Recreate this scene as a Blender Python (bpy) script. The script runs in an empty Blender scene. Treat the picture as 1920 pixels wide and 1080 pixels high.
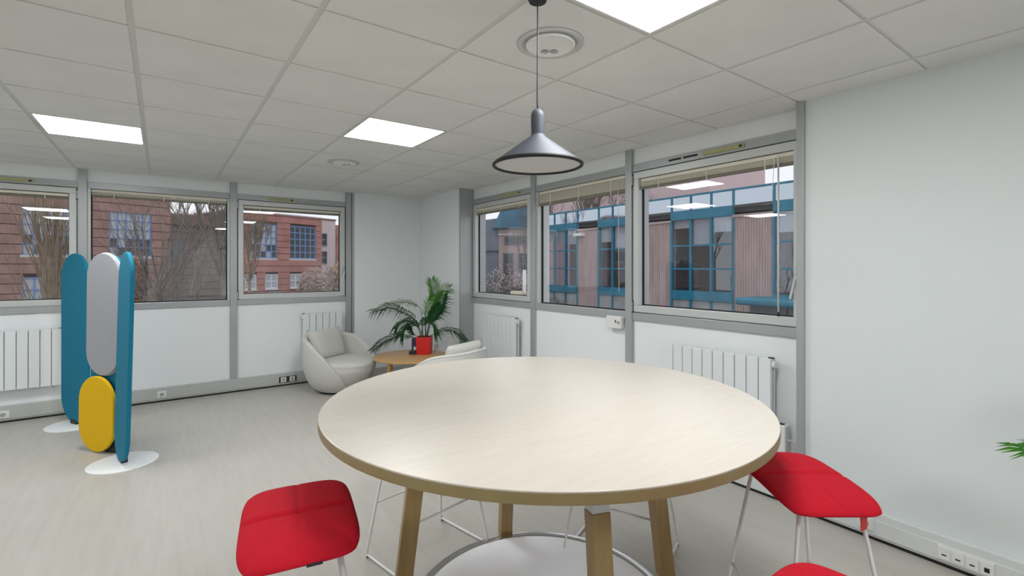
import bpy, bmesh, math, random
from mathutils import Vector, Matrix, Euler
R = math.radians
PI = math.pi
sc = bpy.context.scene
col = sc.collection

# ------------------------------------------------------------------ camera, world, exposure
YAW = 0.628
CAMZ, CEIL = 1.457, 2.454
cam_d = bpy.data.cameras.new('camera')
cam_o = bpy.data.objects.new('camera', cam_d)
col.objects.link(cam_o)
cam_d.sensor_width = 36.0
cam_d.lens = 904.46 * 36.0 / 1920.0
cam_d.shift_y = (501.6 - 540.0) / 1920.0
cam_d.clip_start = 0.05
cam_d.clip_end = 300
cam_o.location = (0, 0, CAMZ)
cam_o.rotation_euler = (PI / 2, 0, -YAW)
sc.camera = cam_o

w = bpy.data.worlds.new('overcast_sky')
sc.world = w
w.use_nodes = True
bg = w.node_tree.nodes['Background']
bg.inputs['Color'].default_value = (0.93, 0.93, 0.97, 1)
bg.inputs['Strength'].default_value = 1.15
sc.view_settings.view_transform = 'Standard'
sc.view_settings.look = 'None'
sc.view_settings.gamma = 1.0
sc.view_settings.use_curve_mapping = False
sc.view_settings.exposure = 0.0
PANEL_EMISSION = 25.5
sc.cycles.use_denoising = True
sc.cycles.max_bounces = 10
sc.cycles.transparent_max_bounces = 16
sc.cycles.sample_clamp_indirect = 6.0

# ------------------------------------------------------------------ materials
MATS = {}


def mat(name, c, rough=0.6, metal=0.0, spec=0.5, emit=0.0, var=0.0, vscale=8.0, bump=0.0, bscale=60.0,
        stretch=(1, 1, 1), c2=None, coat=0.0, sheen=0.0, detail=3.0):
    m = bpy.data.materials.new(name)
    m.use_nodes = True
    nt = m.node_tree
    b = nt.nodes['Principled BSDF']
    b.inputs['Base Color'].default_value = (*c, 1)
    b.inputs['Roughness'].default_value = rough
    b.inputs['Metallic'].default_value = metal
    b.inputs['Specular IOR Level'].default_value = spec
    b.inputs['Coat Weight'].default_value = coat
    b.inputs['Sheen Weight'].default_value = sheen
    if emit:
        b.inputs['Emission Color'].default_value = (*c, 1)
        b.inputs['Emission Strength'].default_value = emit
    if var or bump:
        tc = nt.nodes.new('ShaderNodeTexCoord')
        mp = nt.nodes.new('ShaderNodeMapping')
        mp.inputs['Scale'].default_value = stretch
        nt.links.new(tc.outputs['Object'], mp.inputs['Vector'])
    if var:
        n = nt.nodes.new('ShaderNodeTexNoise')
        n.inputs['Scale'].default_value = vscale
        n.inputs['Detail'].default_value = detail
        nt.links.new(mp.outputs[0], n.inputs['Vector'])
        r = nt.nodes.new('ShaderNodeValToRGB')
        r.color_ramp.elements[0].position = 0.3
        r.color_ramp.elements[1].position = 0.7
        if c2 is None:
            a = [max(0, x * (1 - var)) for x in c]
            d = [min(1, x * (1 + var)) for x in c]
        else:
            a, d = c, c2
        r.color_ramp.elements[0].color = (*a, 1)
        r.color_ramp.elements[1].color = (*d, 1)
        nt.links.new(n.outputs['Fac'], r.inputs['Fac'])
        nt.links.new(r.outputs['Color'], b.inputs['Base Color'])
    if bump:
        n2 = nt.nodes.new('ShaderNodeTexNoise')
        n2.inputs['Scale'].default_value = bscale
        n2.inputs['Detail'].default_value = 4
        nt.links.new(mp.outputs[0], n2.inputs['Vector'])
        bp = nt.nodes.new('ShaderNodeBump')
        bp.inputs['Strength'].default_value = bump
        bp.inputs['Distance'].default_value = 0.01
        nt.links.new(n2.outputs['Fac'], bp.inputs['Height'])
        nt.links.new(bp.outputs['Normal'], b.inputs['Normal'])
    MATS[name] = m
    return m


def glass_mat(name, tint=(1, 1, 1), refl=1.0):
    m = bpy.data.materials.new(name)
    m.use_nodes = True
    nt = m.node_tree
    nt.nodes.clear()
    o = nt.nodes.new('ShaderNodeOutputMaterial')
    mx = nt.nodes.new('ShaderNodeMixShader')
    t = nt.nodes.new('ShaderNodeBsdfTransparent')
    t.inputs['Color'].default_value = (*tint, 1)
    g = nt.nodes.new('ShaderNodeBsdfGlossy')
    g.inputs['Roughness'].default_value = 0.0
    g.inputs['Color'].default_value = (1, 1, 1, 1)
    f = nt.nodes.new('ShaderNodeLayerWeight')
    f.inputs['Blend'].default_value = 0.5
    pw = nt.nodes.new('ShaderNodeMath')
    pw.operation = 'POWER'
    pw.inputs[1].default_value = 9.0
    nt.links.new(f.outputs['Facing'], pw.inputs[0])
    ml = nt.nodes.new('ShaderNodeMath')
    ml.operation = 'MULTIPLY_ADD'
    ml.inputs[1].default_value = 0.96 * refl
    ml.inputs[2].default_value = 0.04 * refl
    ml.use_clamp = True
    nt.links.new(pw.outputs[0], ml.inputs[0])
    nt.links.new(ml.outputs[0], mx.inputs[0])
    nt.links.new(t.outputs[0], mx.inputs[1])
    nt.links.new(g.outputs[0], mx.inputs[2])
    nt.links.new(mx.outputs[0], o.inputs['Surface'])
    MATS[name] = m
    return m


M = MATS
mat('white_paint', (0.745, 0.79, 0.795), 0.75, bump=0.03, bscale=90)
mat('panel_white', (0.86, 0.89, 0.90), 0.45)
mat('bulkhead_white', (0.80, 0.80, 0.77), 0.6)
mat('aluminium', (0.43, 0.45, 0.455), 0.38, metal=0.35)
mat('aluminium_sash', (0.60, 0.62, 0.61), 0.38, metal=0.2)
mat('trunking_grey', (0.50, 0.51, 0.49), 0.45)
mat('trunking_white', (0.70, 0.72, 0.72), 0.45)
mat('black_gap', (0.012, 0.012, 0.012), 0.8)
mat('black_rubber', (0.02, 0.02, 0.022), 0.6)
mat('tile', (0.80, 0.795, 0.775), 0.92, var=0.03, vscale=3, bump=0.12, bscale=220)
mat('tee', (0.66, 0.66, 0.64), 0.5)
mat('lamp_panel', (0.97, 0.99, 1.0), 0.5, emit=PANEL_EMISSION)
mat('lamp_frame', (0.85, 0.85, 0.83), 0.5)
mat('plastic_white', (0.80, 0.80, 0.79), 0.4)
mat('plastic_grey', (0.42, 0.43, 0.43), 0.4)
mat('radiator_white', (0.80, 0.83, 0.84), 0.3)
mat('radiator_side', (0.62, 0.66, 0.67), 0.4)
mat('maple_top', (0.60, 0.545, 0.47), 0.3, var=1, vscale=5, c2=(0.65, 0.595, 0.52), stretch=(1.2, 14, 1), detail=6)
mat('oak_edge', (0.255, 0.195, 0.085), 0.45, var=1, vscale=7, c2=(0.30, 0.23, 0.105), stretch=(1, 1, 1), detail=5)
mat('oak_leg', (0.31, 0.205, 0.08), 0.45, var=1, vscale=9, c2=(0.38, 0.255, 0.105), stretch=(6, 6, 0.5), detail=5)
mat('coffee_oak', (0.55, 0.33, 0.145), 0.4, var=1, vscale=5, c2=(0.61, 0.38, 0.17), stretch=(1, 10, 1), detail=5)
mat('coffee_leg', (0.60, 0.38, 0.14), 0.4)
mat('red_fabric', (0.50, 0.007, 0.020), 0.85, var=0.05, vscale=60, bump=0.25, bscale=420, sheen=0.0, spec=0.2)
mat('red_crease_shade', (0.22, 0.002, 0.006), 0.9)
mat('white_rod', (0.82, 0.82, 0.83), 0.3)
mat('chrome', (0.62, 0.62, 0.62), 0.16, metal=1.0)
mat('steel_grey', (0.62, 0.63, 0.65), 0.4, metal=0.3)
mat('disc_white', (0.93, 0.94, 0.97), 0.35)
mat('teal_felt', (0.0, 0.18, 0.295), 0.9, var=0.06, vscale=90, bump=0.1, bscale=500)
mat('teal_edge', (0.0, 0.24, 0.32), 0.9)
mat('grey_felt', (0.36, 0.37, 0.40), 0.9, var=0.05, vscale=90)
mat('pad_rim', (0.56, 0.57, 0.58), 0.8)
mat('yellow_felt', (0.80, 0.48, 0.0), 0.9, var=0.04, vscale=90)
mat('base_white', (0.84, 0.85, 0.85), 0.35)
mat('boucle', (0.66, 0.65, 0.61), 0.95, var=0.05, vscale=60, bump=0.3, bscale=260)
mat('piping', (0.74, 0.73, 0.70), 0.9)
mat('pendant_grey', (0.060, 0.068, 0.085), 0.55)
mat('pendant_rim', (0.010, 0.010, 0.014), 0.6)
mat('pendant_inner', (0.50, 0.495, 0.50), 0.6)
mat('red_pot', (0.62, 0.012, 0.012), 0.45)
mat('soil', (0.03, 0.022, 0.015), 0.95)
mat('purple_card', (0.045, 0.02, 0.07), 0.5)
mat('leaf_dark', (0.010, 0.060, 0.020), 0.6, spec=0.2, var=1, vscale=6, c2=(0.025, 0.11, 0.03))
mat('leaf_bright', (0.03, 0.15, 0.012), 0.6, spec=0.2, var=1, vscale=6, c2=(0.10, 0.24, 0.02))
mat('stem', (0.05, 0.09, 0.03), 0.6)
mat('vent_yellow', (0.42, 0.42, 0.17), 0.5)
mat('blind_cream', (0.80, 0.76, 0.63), 0.5)
mat('blind_dark', (0.20, 0.19, 0.14), 0.6)
mat('cord_white', (0.78, 0.78, 0.78), 0.5)
mat('red_tag', (0.65, 0.02, 0.02), 0.5)
mat('back_wall', (0.86, 0.86, 0.85), 0.8)
# outside
mat('brick_near', (0.28, 0.16, 0.14), 0.9, var=1, vscale=1.6, c2=(0.42, 0.26, 0.23), detail=8)
mat('brick_far', (0.40, 0.17, 0.145), 0.9, var=1, vscale=1.2, c2=(0.52, 0.25, 0.215), detail=8)
mat('brick_joint', (0.10, 0.06, 0.055), 0.95)
mat('stone_sill', (0.62, 0.60, 0.58), 0.8)
mat('blue_frame', (0.17, 0.31, 0.60), 0.5)
mat('teal_frame', (0.02, 0.20, 0.31), 0.5, var=0.15, vscale=2)
mat('pane_pale', (0.50, 0.53, 0.57), 0.15)  # pale colour stands in for drawn blinds and reflected sky
mat('pane_dark', (0.07, 0.08, 0.085), 0.12)
mat('pane_sky', (0.50, 0.57, 0.63), 0.05, metal=0.9)
mat('concrete_panel', (0.36, 0.37, 0.37), 0.8, var=0.15, vscale=2)
mat('pier_pink', (0.42, 0.315, 0.30), 0.95, var=1, vscale=3, c2=(0.52, 0.41, 0.395), stretch=(1, 1, 0.25), detail=8)
mat('roof_dark', (0.085, 0.085, 0.09), 0.9)
mat('pink_render', (0.66, 0.51, 0.52), 0.9)
mat('pale_render', (0.74, 0.63, 0.62), 0.9)
mat('grey_wall', (0.21, 0.18, 0.175), 0.95, var=1, vscale=1.0, c2=(0.29, 0.245, 0.235), detail=8)
mat('brown_roof', (0.22, 0.15, 0.13), 0.95)
mat('slate_blue', (0.085, 0.20, 0.29), 0.7, var=0.2, vscale=1)
mat('grey_blue', (0.19, 0.225, 0.275), 0.9, var=0.2, vscale=1)
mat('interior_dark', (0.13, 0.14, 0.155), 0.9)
mat('roller_blind', (0.82, 0.81, 0.78), 0.8)
mat('bark', (0.19, 0.16, 0.14), 0.95, var=0.3, vscale=6)
mat('bark_tan', (0.25, 0.19, 0.13), 0.95, var=0.3, vscale=6)
mat('bark_pale', (0.46, 0.38, 0.33), 0.95, var=0.3, vscale=6)
mat('blossom', (0.50, 0.47, 0.46), 0.9)
mat('rust_leaf', (0.48, 0.20, 0.04), 0.9, var=0.35, vscale=5)
mat('yellow_leaf', (0.70, 0.36, 0.04), 0.9, var=0.3, vscale=5)
mat('asphalt', (0.13, 0.13, 0.135), 0.95, var=0.25, vscale=0.6)
mat('hedge', (0.16, 0.145, 0.13), 0.95, var=0.4, vscale=4)
mat('sign_blue', (0.16, 0.13, 0.46), 0.5)
mat('sign_white', (0.85, 0.85, 0.88), 0.5)
mat('strip_blue', (0.42, 0.56, 0.68), 0.5)
mat('unit_cream', (0.56, 0.52, 0.40), 0.6)
mat('white_lamp', (0.82, 0.80, 0.74), 0.5)
glass_mat('window_glass', (0.95, 0.96, 0.97), 1.0)
glass_mat('far_glass', (0.85, 0.88, 0.92), 2.5)


def floor_material():
    m = bpy.data.materials.new('vinyl_floor')
    m.use_nodes = True
    nt = m.node_tree
    L = nt.links
    b = nt.nodes['Principled BSDF']
    b.inputs['Roughness'].default_value = 0.42
    tc = nt.nodes.new('ShaderNodeTexCoord')
    mp = nt.nodes.new('ShaderNodeMapping')
    mp.inputs['Rotation'].default_value = (0, 0, R(90))
    L.new(tc.outputs['Object'], mp.inputs['Vector'])
    br = nt.nodes.new('ShaderNodeTexBrick')
    br.inputs['Scale'].default_value = 1.0
    br.inputs['Brick Width'].default_value = 1.2
    br.inputs['Row Height'].default_value = 0.18
    br.inputs['Mortar Size'].default_value = 0.0012
    br.inputs['Color1'].default_value = (0.49, 0.47, 0.425, 1)
    br.inputs['Color2'].default_value = (0.51, 0.49, 0.445, 1)
    br.inputs['Mortar'].default_value = (0.46, 0.44, 0.395, 1)
    L.new(mp.outputs[0], br.inputs['Vector'])
    mp2 = nt.nodes.new('ShaderNodeMapping')
    mp2.inputs['Scale'].default_value = (9, 1.0, 1)
    L.new(tc.outputs['Object'], mp2.inputs['Vector'])
    n = nt.nodes.new('ShaderNodeTexNoise')
    n.inputs['Scale'].default_value = 2.6
    n.inputs['Detail'].default_value = 7
    L.new(mp2.outputs[0], n.inputs['Vector'])
    rp = nt.nodes.new('ShaderNodeValToRGB')
    rp.color_ramp.elements[0].position = 0.3
    rp.color_ramp.elements[0].color = (0.90, 0.90, 0.89, 1)
    rp.color_ramp.elements[1].position = 0.72
    rp.color_ramp.elements[1].color = (1.0, 1.0, 1.0, 1)
    L.new(n.outputs['Fac'], rp.inputs['Fac'])
    mx = nt.nodes.new('ShaderNodeMix')
    mx.data_type = 'RGBA'
    mx.blend_type = 'MULTIPLY'
    mx.inputs['Factor'].default_value = 1.0
    L.new(br.outputs['Color'], mx.inputs['A'])
    L.new(rp.outputs['Color'], mx.inputs['B'])
    L.new(mx.outputs['Result'], b.inputs['Base Color'])
    MATS['vinyl_floor'] = m


floor_material()


# ------------------------------------------------------------------ mesh builder
class MB:
    def __init__(self):
        self.v, self.f = [], []

    def add(self, vs, fs):
        n = len(self.v)
        self.v += [tuple(p) for p in vs]
        self.f += [tuple(i + n for i in q) for q in fs]
        return self

    def box(self, x0, x1, y0, y1, z0, z1, mtx=None):
        vs = [Vector((x, y, z)) for z in (z0, z1) for y in (y0, y1) for x in (x0, x1)]
        if mtx is not None:
            vs = [mtx @ p for p in vs]
        return self.add(vs, [(0, 2, 3, 1), (4, 5, 7, 6), (0, 1, 5, 4), (2, 6, 7, 3), (0, 4, 6, 2), (1, 3, 7, 5)])

    def bar(self, p, q, w, h=None, ref=(0, 0, 1)):
        """A square bar from p to q."""
        h = w if h is None else h
        p, q = Vector(p), Vector(q)
        d = (q - p).normalized()
        r = Vector(ref)
        if abs(d.dot(r)) > 0.98:
            r = Vector((1, 0, 0))
        a = d.cross(r).normalized() * (w / 2)
        b = d.cross(a.normalized()).normalized() * (h / 2)
        vs = [p - a - b, p + a - b, p + a + b, p - a + b, q - a - b, q + a - b, q + a + b, q - a + b]
        return self.add(vs, [(0, 1, 2, 3), (7, 6, 5, 4), (0, 4, 5, 1), (1, 5, 6, 2), (2, 6, 7, 3), (3, 7, 4, 0)])

    def tube(self, pts, r, n=8, cap=True):
        pts = [Vector(p) for p in pts]
        rs = r if isinstance(r, (list, tuple)) else [r] * len(pts)
        base = len(self.v)
        prev = None
        for i, p in enumerate(pts):
            d = (pts[min(i + 1, len(pts) - 1)] - pts[max(i - 1, 0)]).normalized()
            if prev is None:
                u = d.cross(Vector((0, 0, 1)))
                if u.length < 1e-3:
                    u = d.cross(Vector((1, 0, 0)))
                u.normalize()
            else:
                u = (prev - d * prev.dot(d))
                u = u.normalized() if u.length > 1e-6 else d.orthogonal().normalized()
            prev = u
            vv = d.cross(u)
            for k in range(n):
                a = 2 * PI * k / n
                self.v.append(tuple(p + (u * math.cos(a) + vv * math.sin(a)) * rs[i]))
        for i in range(len(pts) - 1):
            for k in range(n):
                a, b = base + i * n + k, base + i * n + (k + 1) % n
                self.f.append((a, b, b + n, a + n))
        if cap:
            self.f.append(tuple(base + k for k in reversed(range(n))))
            e = base + (len(pts) - 1) * n
            self.f.append(tuple(e + k for k in range(n)))
        return self

    def lathe(self, prof, n=48, c=(0, 0), close=True):
        """Revolve a (radius, z) profile about the vertical through c."""
        base = len(self.v)
        for r, z in prof:
            for k in range(n):
                a = 2 * PI * k / n
                self.v.append((c[0] + r * math.cos(a), c[1] + r * math.sin(a), z))
        for i in range(len(prof) - 1):
            for k in range(n):
                a, b = base + i * n + k, base + i * n + (k + 1) % n
                self.f.append((a, b, b + n, a + n))
        if close:
            self.f.append(tuple(base + k for k in reversed(range(n))))
            e = base + (len(prof) - 1) * n
            self.f.append(tuple(e + k for k in range(n)))
        return self

    def prism(self, outline, y0, y1):
        """Extrude an (x, z) outline along y."""
        n = len(outline)
        vs = [(x, y0, z) for x, z in outline] + [(x, y1, z) for x, z in outline]
        fs = [tuple(range(n)), tuple(reversed(range(n, 2 * n)))]
        fs += [(i + n, (i + 1) % n + n, (i + 1) % n, i) for i in range(n)]
        return self.add(vs, fs)

    def grid(self, rows, closed_u=False):
        """rows: list of equally long lists of points."""
        base = len(self.v)
        n = len(rows[0])
        for r in rows:
            self.v += [tuple(p) for p in r]
        for i in range(len(rows) - 1):
            for k in range(n if closed_u else n - 1):
                a, b = base + i * n + k, base + i * n + (k + 1) % n
                self.f.append((a, b, b + n, a + n))
        return self

    def mesh(self, name, m, smooth=False):
        me = bpy.data.meshes.new(name)
        me.from_pydata(self.v, [], self.f)
        me.materials.append(MATS[m])
        bm = bmesh.new()
        bm.from_mesh(me)
        bmesh.ops.recalc_face_normals(bm, faces=bm.faces)
        bm.to_mesh(me)
        bm.free()
        if smooth:
            for p in me.polygons:
                p.use_smooth = True
        return me

    def build(self, name, m, parent=None, smooth=False, bevel=0.0, seg=2, subsurf=0, auto=None):
        me = self.mesh(name, m, smooth)
        return link(name, me, parent, bevel, seg, subsurf, auto)


def link(name, me, parent=None, bevel=0.0, seg=2, subsurf=0, auto=None, loc=None, rot=None):
    o = bpy.data.objects.new(name, me)
    col.objects.link(o)
    if parent is not None:
        o.parent = parent
    if loc is not None:
        o.location = loc
    if rot is not None:
        o.rotation_euler = rot
    if bevel:
        b = o.modifiers.new('bevel', 'BEVEL')
        b.width = bevel
        b.segments = seg
        b.limit_method = 'ANGLE'
        b.angle_limit = R(35)
    if subsurf:
        s = o.modifiers.new('subsurf', 'SUBSURF')
        s.levels = subsurf
        s.render_levels = subsurf
    if auto:
        try:
            me.set_sharp_from_angle(angle=R(auto))
        except Exception:
            pass
    return o


def tag(o, label=None, cat=None, group=None, kind=None):
    if label:
        o['label'] = label
    if cat:
        o['category'] = cat
    if group:
        o['group'] = group
    if kind:
        o['kind'] = kind
    return o


def thing(name, label, cat, loc=(0, 0, 0), rz=0.0, group=None, kind=None):
    o = bpy.data.objects.new(name, None)
    o.empty_display_size = 0.1
    col.objects.link(o)
    o.location = loc
    o.rotation_euler = (0, 0, rz)
    return tag(o, label, cat, group, kind)


def copy_tree(o, parent=None):
    c = o.copy()
    col.objects.link(c)
    c.parent = parent
    for ch in [x for x in o.children]:
        copy_tree(ch, c)
    return c


def struct(name, mb, m, label=None, **k):
    o = mb.build(name, m, None, **k)
    return tag(o, label, None, None, 'structure')


# ------------------------------------------------------------------ ROOM SHELL
XW, YL = 3.12, 6.50            # solid right wall face, left wall panel face
XP = 3.235                     # right window wall panel face
X0, Y0 = -4.3, -2.7
OUT = 0.16
ZS0, ZS1 = 1.015, 1.08         # sill band
ZT0, ZT1 = 2.262, 2.325        # head band

struct('floor', MB().box(X0, XP + OUT, Y0, YL + OUT, -0.12, 0.0), 'vinyl_floor',
       'pale beige vinyl floor with faint plank lines')

ceiling = struct('ceiling', MB().box(X0, XP + OUT, Y0, YL + OUT, CEIL + 0.018, CEIL + 0.2), 'tile',
                 'suspended ceiling of square off-white tiles')

# grid of 600 mm tiles
GX, GY, T = -0.102, 2.535, 0.6
tile_me = MB().box(-0.288, 0.288, -0.2925, 0.2925, CEIL, CEIL + 0.017).mesh('ceiling_tile', 'tile')
LAMPS = {(2, 1): 'lit square ceiling panel nearest the corner, left of the pendant lamp',
         (-1, 3): 'lit square ceiling panel at far left of the view',
         (2, -3): 'large bright ceiling panel cut off by the top edge, beside the round vent',
         (-5, 3): 'lit square ceiling panel out of view beyond the left edge',
         (-3, -2): 'lit square ceiling panel out of view to the left of the camera',
         (-3, -5): 'lit square ceiling panel out of view behind the camera on the left',
         (2, -7): 'lit square ceiling panel out of view behind the camera by the right wall'}
VENTS = {(2, -2): 'round white ceiling vent beside the pendant cable and bright panel',
         (2, 3): 'small round ceiling vent far back near the corner'}
for i in range(-7, 6):
    for j in range(-9, 7):
        xa, xb = GX + i * T, GX + (i + 1) * T
        ya, yb = GY + j * T, GY + (j + 1) * T
        if (i, j) in LAMPS:
            continue
        if xb > XP + 0.05 or yb > YL + 0.05 or xa < X0 or ya < Y0:
            # cut edge tiles
            xa2, xb2, ya2, yb2 = max(xa, X0), min(xb, XP), max(ya, Y0), min(yb, YL)
            if xb2 - xa2 < 0.05 or yb2 - ya2 < 0.05:
                continue
            MB().box(xa2 + 0.012, xb2 - 0.004, ya2 + 0.0075, yb2 - 0.004, CEIL, CEIL + 0.017).build('ceiling_tile', 'tile', ceiling)
        else:
            link('ceiling_tile', tile_me, ceiling, loc=((xa + xb) / 2, (ya + yb) / 2, 0))
for i in range(-6, 6):
    x = GX + i * T
    MB().box(x - 0.012, x + 0.012, Y0, YL, CEIL + 0.003, CEIL + 0.016).build('ceiling_tee', 'tee', ceiling)
for j in range(-8, 7):
    y = GY + j * T
    MB().box(X0, XP, y - 0.0075, y + 0.0075, CEIL + 0.005, CEIL + 0.0165).build('cross_tee', 'tee', ceiling)

for (i, j), lab in LAMPS.items():
    cx, cy = GX + (i + 0.5) * T, GY + (j + 0.5) * T
    t = thing('ceiling_light', lab, 'ceiling light', (cx, cy, CEIL), 0, 'square lit panels in the ceiling')
    MB().box(-0.276, 0.276, -0.276, 0.276, 0.0, 0.012).build('diffuser', 'lamp_panel', t)
    f = MB()
    f.box(-0.287, 0.287, -0.287, -0.277, -0.001, 0.015).box(-0.287, 0.287, 0.277, 0.287, -0.001, 0.015)
    f.box(-0.287, -0.277, -0.277, 0.277, -0.001, 0.015).box(0.277, 0.287, -0.277, 0.277, -0.001, 0.015)
    f.build('frame', 'lamp_frame', t)

# walls
wl = MB()
wl.box(X0, 2.07, YL, YL + OUT, 0, ZS0)
wl.box(X0, 2.07, YL, YL + OUT, ZT1, CEIL + 0.018)
wl.box(X0, -2.03, YL, YL + OUT, ZS0, ZT1)
wall_left = struct('wall_left', wl, 'panel_white', 'white spandrel wall under and over the left windows')
wr = MB()
wr.box(XP, XP + OUT, 1.36, 5.31, 0, ZS0)
wr.box(XP, XP + OUT, 1.36, 5.31, ZT1, CEIL + 0.018)
struct('wall_right_window', wr, 'panel_white', 'white spandrel wall under and over the right windows')
struct('wall_right', MB().box(XW, XP + OUT, Y0, 1.305, 0, CEIL + 0.018), 'white_paint', 'plain white painted wall on the right')
cw = MB()
cw.box(2.07, XP + OUT, 6.455, YL + OUT, 0, CEIL + 0.018)
cw.box(3.03, XP + OUT, 5.315, 6.455, 0, CEIL + 0.018)
struct('wall_corner', cw, 'panel_white', 'plain white boxed corner behind the potted palm')
struct('wall_back', MB().box(X0, XP + OUT, Y0 - OUT, Y0, 0, CEIL + 0.018), 'back_wall')
struct('wall_far_left', MB().box(X0 - OUT, X0, Y0, YL + OUT, 0, CEIL + 0.018), 'back_wall')

# mullion posts (anodised grey)
LP = [-0.645, 0.679, 2.012]
for k, x in enumerate(LP):
    hw = 0.035 if k != 0 else 0.035
    struct('trim_%d' % (k + 1), MB().box(x - hw, x + hw, 6.462, YL + OUT, 0.155, CEIL), 'aluminium', bevel=0.003)
struct('trim_4', MB().box(2.052, 2.082, 6.45, 6.52, 0.155, CEIL), 'aluminium', bevel=0.003)
RP = [4.045, 2.735]
for k, y in enumerate(RP):
    struct('trim_%d' % (k + 5), MB().box(3.205, XP + OUT, y - 0.035, y + 0.035, 0.15, CEIL), 'aluminium', bevel=0.003)
struct('trim_7', MB().box(3.095, XP + OUT, 1.305, 1.348, 0.0, CEIL), 'aluminium', bevel=0.003)
struct('trim_8', MB().box(3.035, XP + 0.02, 5.285, 5.316, 0.0, CEIL), 'aluminium', bevel=0.003)
struct('trim_9', MB().box(-2.03, -1.96, 6.462, YL + OUT, 0.155, CEIL), 'aluminium', bevel=0.003)

# ------------------------------------------------------------------ WINDOWS
# Each window is built in a local frame: x runs along the wall, y points OUT of the room, z up.
def window(n, origin, rz, wid, kind, label, handle_side=1, latch=True, sashmat='aluminium_sash'):
    t = thing('window_%d' % n, None, None, origin, rz, None, 'structure')
    if label:
        t['label'] = label
    # head and sill bands
    MB().box(0, wid, -0.015, OUT, ZT0, ZT1).build('head_band', 'aluminium', t, bevel=0.002)
    MB().box(0, wid, -0.02, OUT, ZS0, ZS1 - 0.002).build('sill_band', 'aluminium', t, bevel=0.003)
    if kind == 'sash':
        s0, s1 = 0.012, wid - 0.012
        b = 0.055
        sz0, sz1 = ZS1 + 0.006, ZT0 - 0.008
        fr = MB()
        fr.box(s0, s1, -0.022, 0.055, sz0, sz0 + b).box(s0, s1, -0.022, 0.055, sz1 - b, sz1)
        fr.box(s0, s0 + b, -0.022, 0.055, sz0 + b, sz1 - b).box(s1 - b, s1, -0.022, 0.055, sz0 + b, sz1 - b)
        fr.build('sash_frame', sashmat, t, bevel=0.003)
        g = MB()
        for a0, a1, c0, c1 in ((s0 + b, s1 - b, sz0 + b, sz0 + b + 0.008), (s0 + b, s0 + b + 0.008, sz0 + b, sz1 - b),
                               (s1 - b - 0.008, s1 - b, sz0 + b, sz1 - b), (s0 + b, s1 - b, sz1 - b - 0.008, sz1 - b)):
            g.box(a0, a1, 0.028, 0.046, c0, c1)
        g.build('gasket', 'black_gap', t)
        MB().box(s0 + b - 0.003, s1 - b + 0.003, 0.036, 0.042, sz0 + b - 0.003, sz1 - b + 0.003).build('pane', 'window_glass', t)
        # outer fixed frame closing the gap
        o = MB()
        o.box(0, 0.03, 0.02, OUT, ZS1 - 0.002, ZT0).box(wid - 0.03, wid, 0.02, OUT, ZS1 - 0.002, ZT0)
        o.build('outer_frame', 'aluminium', t)
        # hinges on one side
        hx = 0.006 if handle_side > 0 else wid - 0.006
        for hz in (1.13, 2.19):
            MB().tube([(hx, -0.03, hz - 0.042), (hx, -0.03, hz + 0.042)], 0.008, 8).build('hinge', 'aluminium', t)
            MB().box(hx - 0.011, hx + 0.011, -0.024, -0.018, hz - 0.05, hz + 0.05).build('hinge_plate', 'black_rubber', t)
        if latch:
            lx = s1 - 0.02 if handle_side > 0 else s0 + 0.02
            hd = MB().box(lx - 0.018, lx + 0.018, -0.035, -0.021, 1.33, 1.47).build('handle', 'aluminium', t, bevel=0.004)
            MB().box(lx - 0.011, lx + 0.011, -0.075, -0.034, 1.385, 1.415).build('handle_pivot', 'aluminium', hd, bevel=0.003)
            MB().bar((lx, -0.068, 1.405), (lx - 0.03 * handle_side, -0.075, 1.26), 0.02, 0.014).build('handle_lever', 'aluminium_sash', hd, bevel=0.003)
    else:
        # fixed light: glass set deep in the reveal
        j = MB()
        j.box(0, 0.022, 0.0, OUT, ZS1 - 0.002, ZT0).box(wid - 0.022, wid, 0.0, OUT, ZS1 - 0.002, ZT0)
        j.build('jamb', sashmat, t)
        g = MB()
        for a0, a1, c0, c1 in ((0.022, wid - 0.022, ZS1 - 0.002, ZS1 + 0.008), (0.022, 0.032, ZS1, ZT0),
                               (wid - 0.032, wid - 0.022, ZS1, ZT0)):
            g.box(a0, a1, 0.05, 0.07, c0, c1)
        g.build('gasket', 'black_gap', t)
        MB().box(0.02, wid - 0.02, 0.058, 0.064, ZS1 - 0.004, ZT0 + 0.002).build('pane', 'window_glass', t)
    return t


def trickle_vent(t, x0, x1, slots=None):
    v = MB().box(x0, x1, -0.03, -0.014, 2.279, 2.304).build('vent_cover', 'vent_yellow', t, bevel=0.003)
    MB().box(x1 - 0.035, x1 - 0.012, -0.032, -0.029, 2.284, 2.299).build('vent_slider', 'black_rubber', v)
    if slots:
        for a, b in slots:
            MB().box(a, b, -0.0175, -0.0145, 2.288, 2.302).build('vent_slot', 'black_gap', t)


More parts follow.
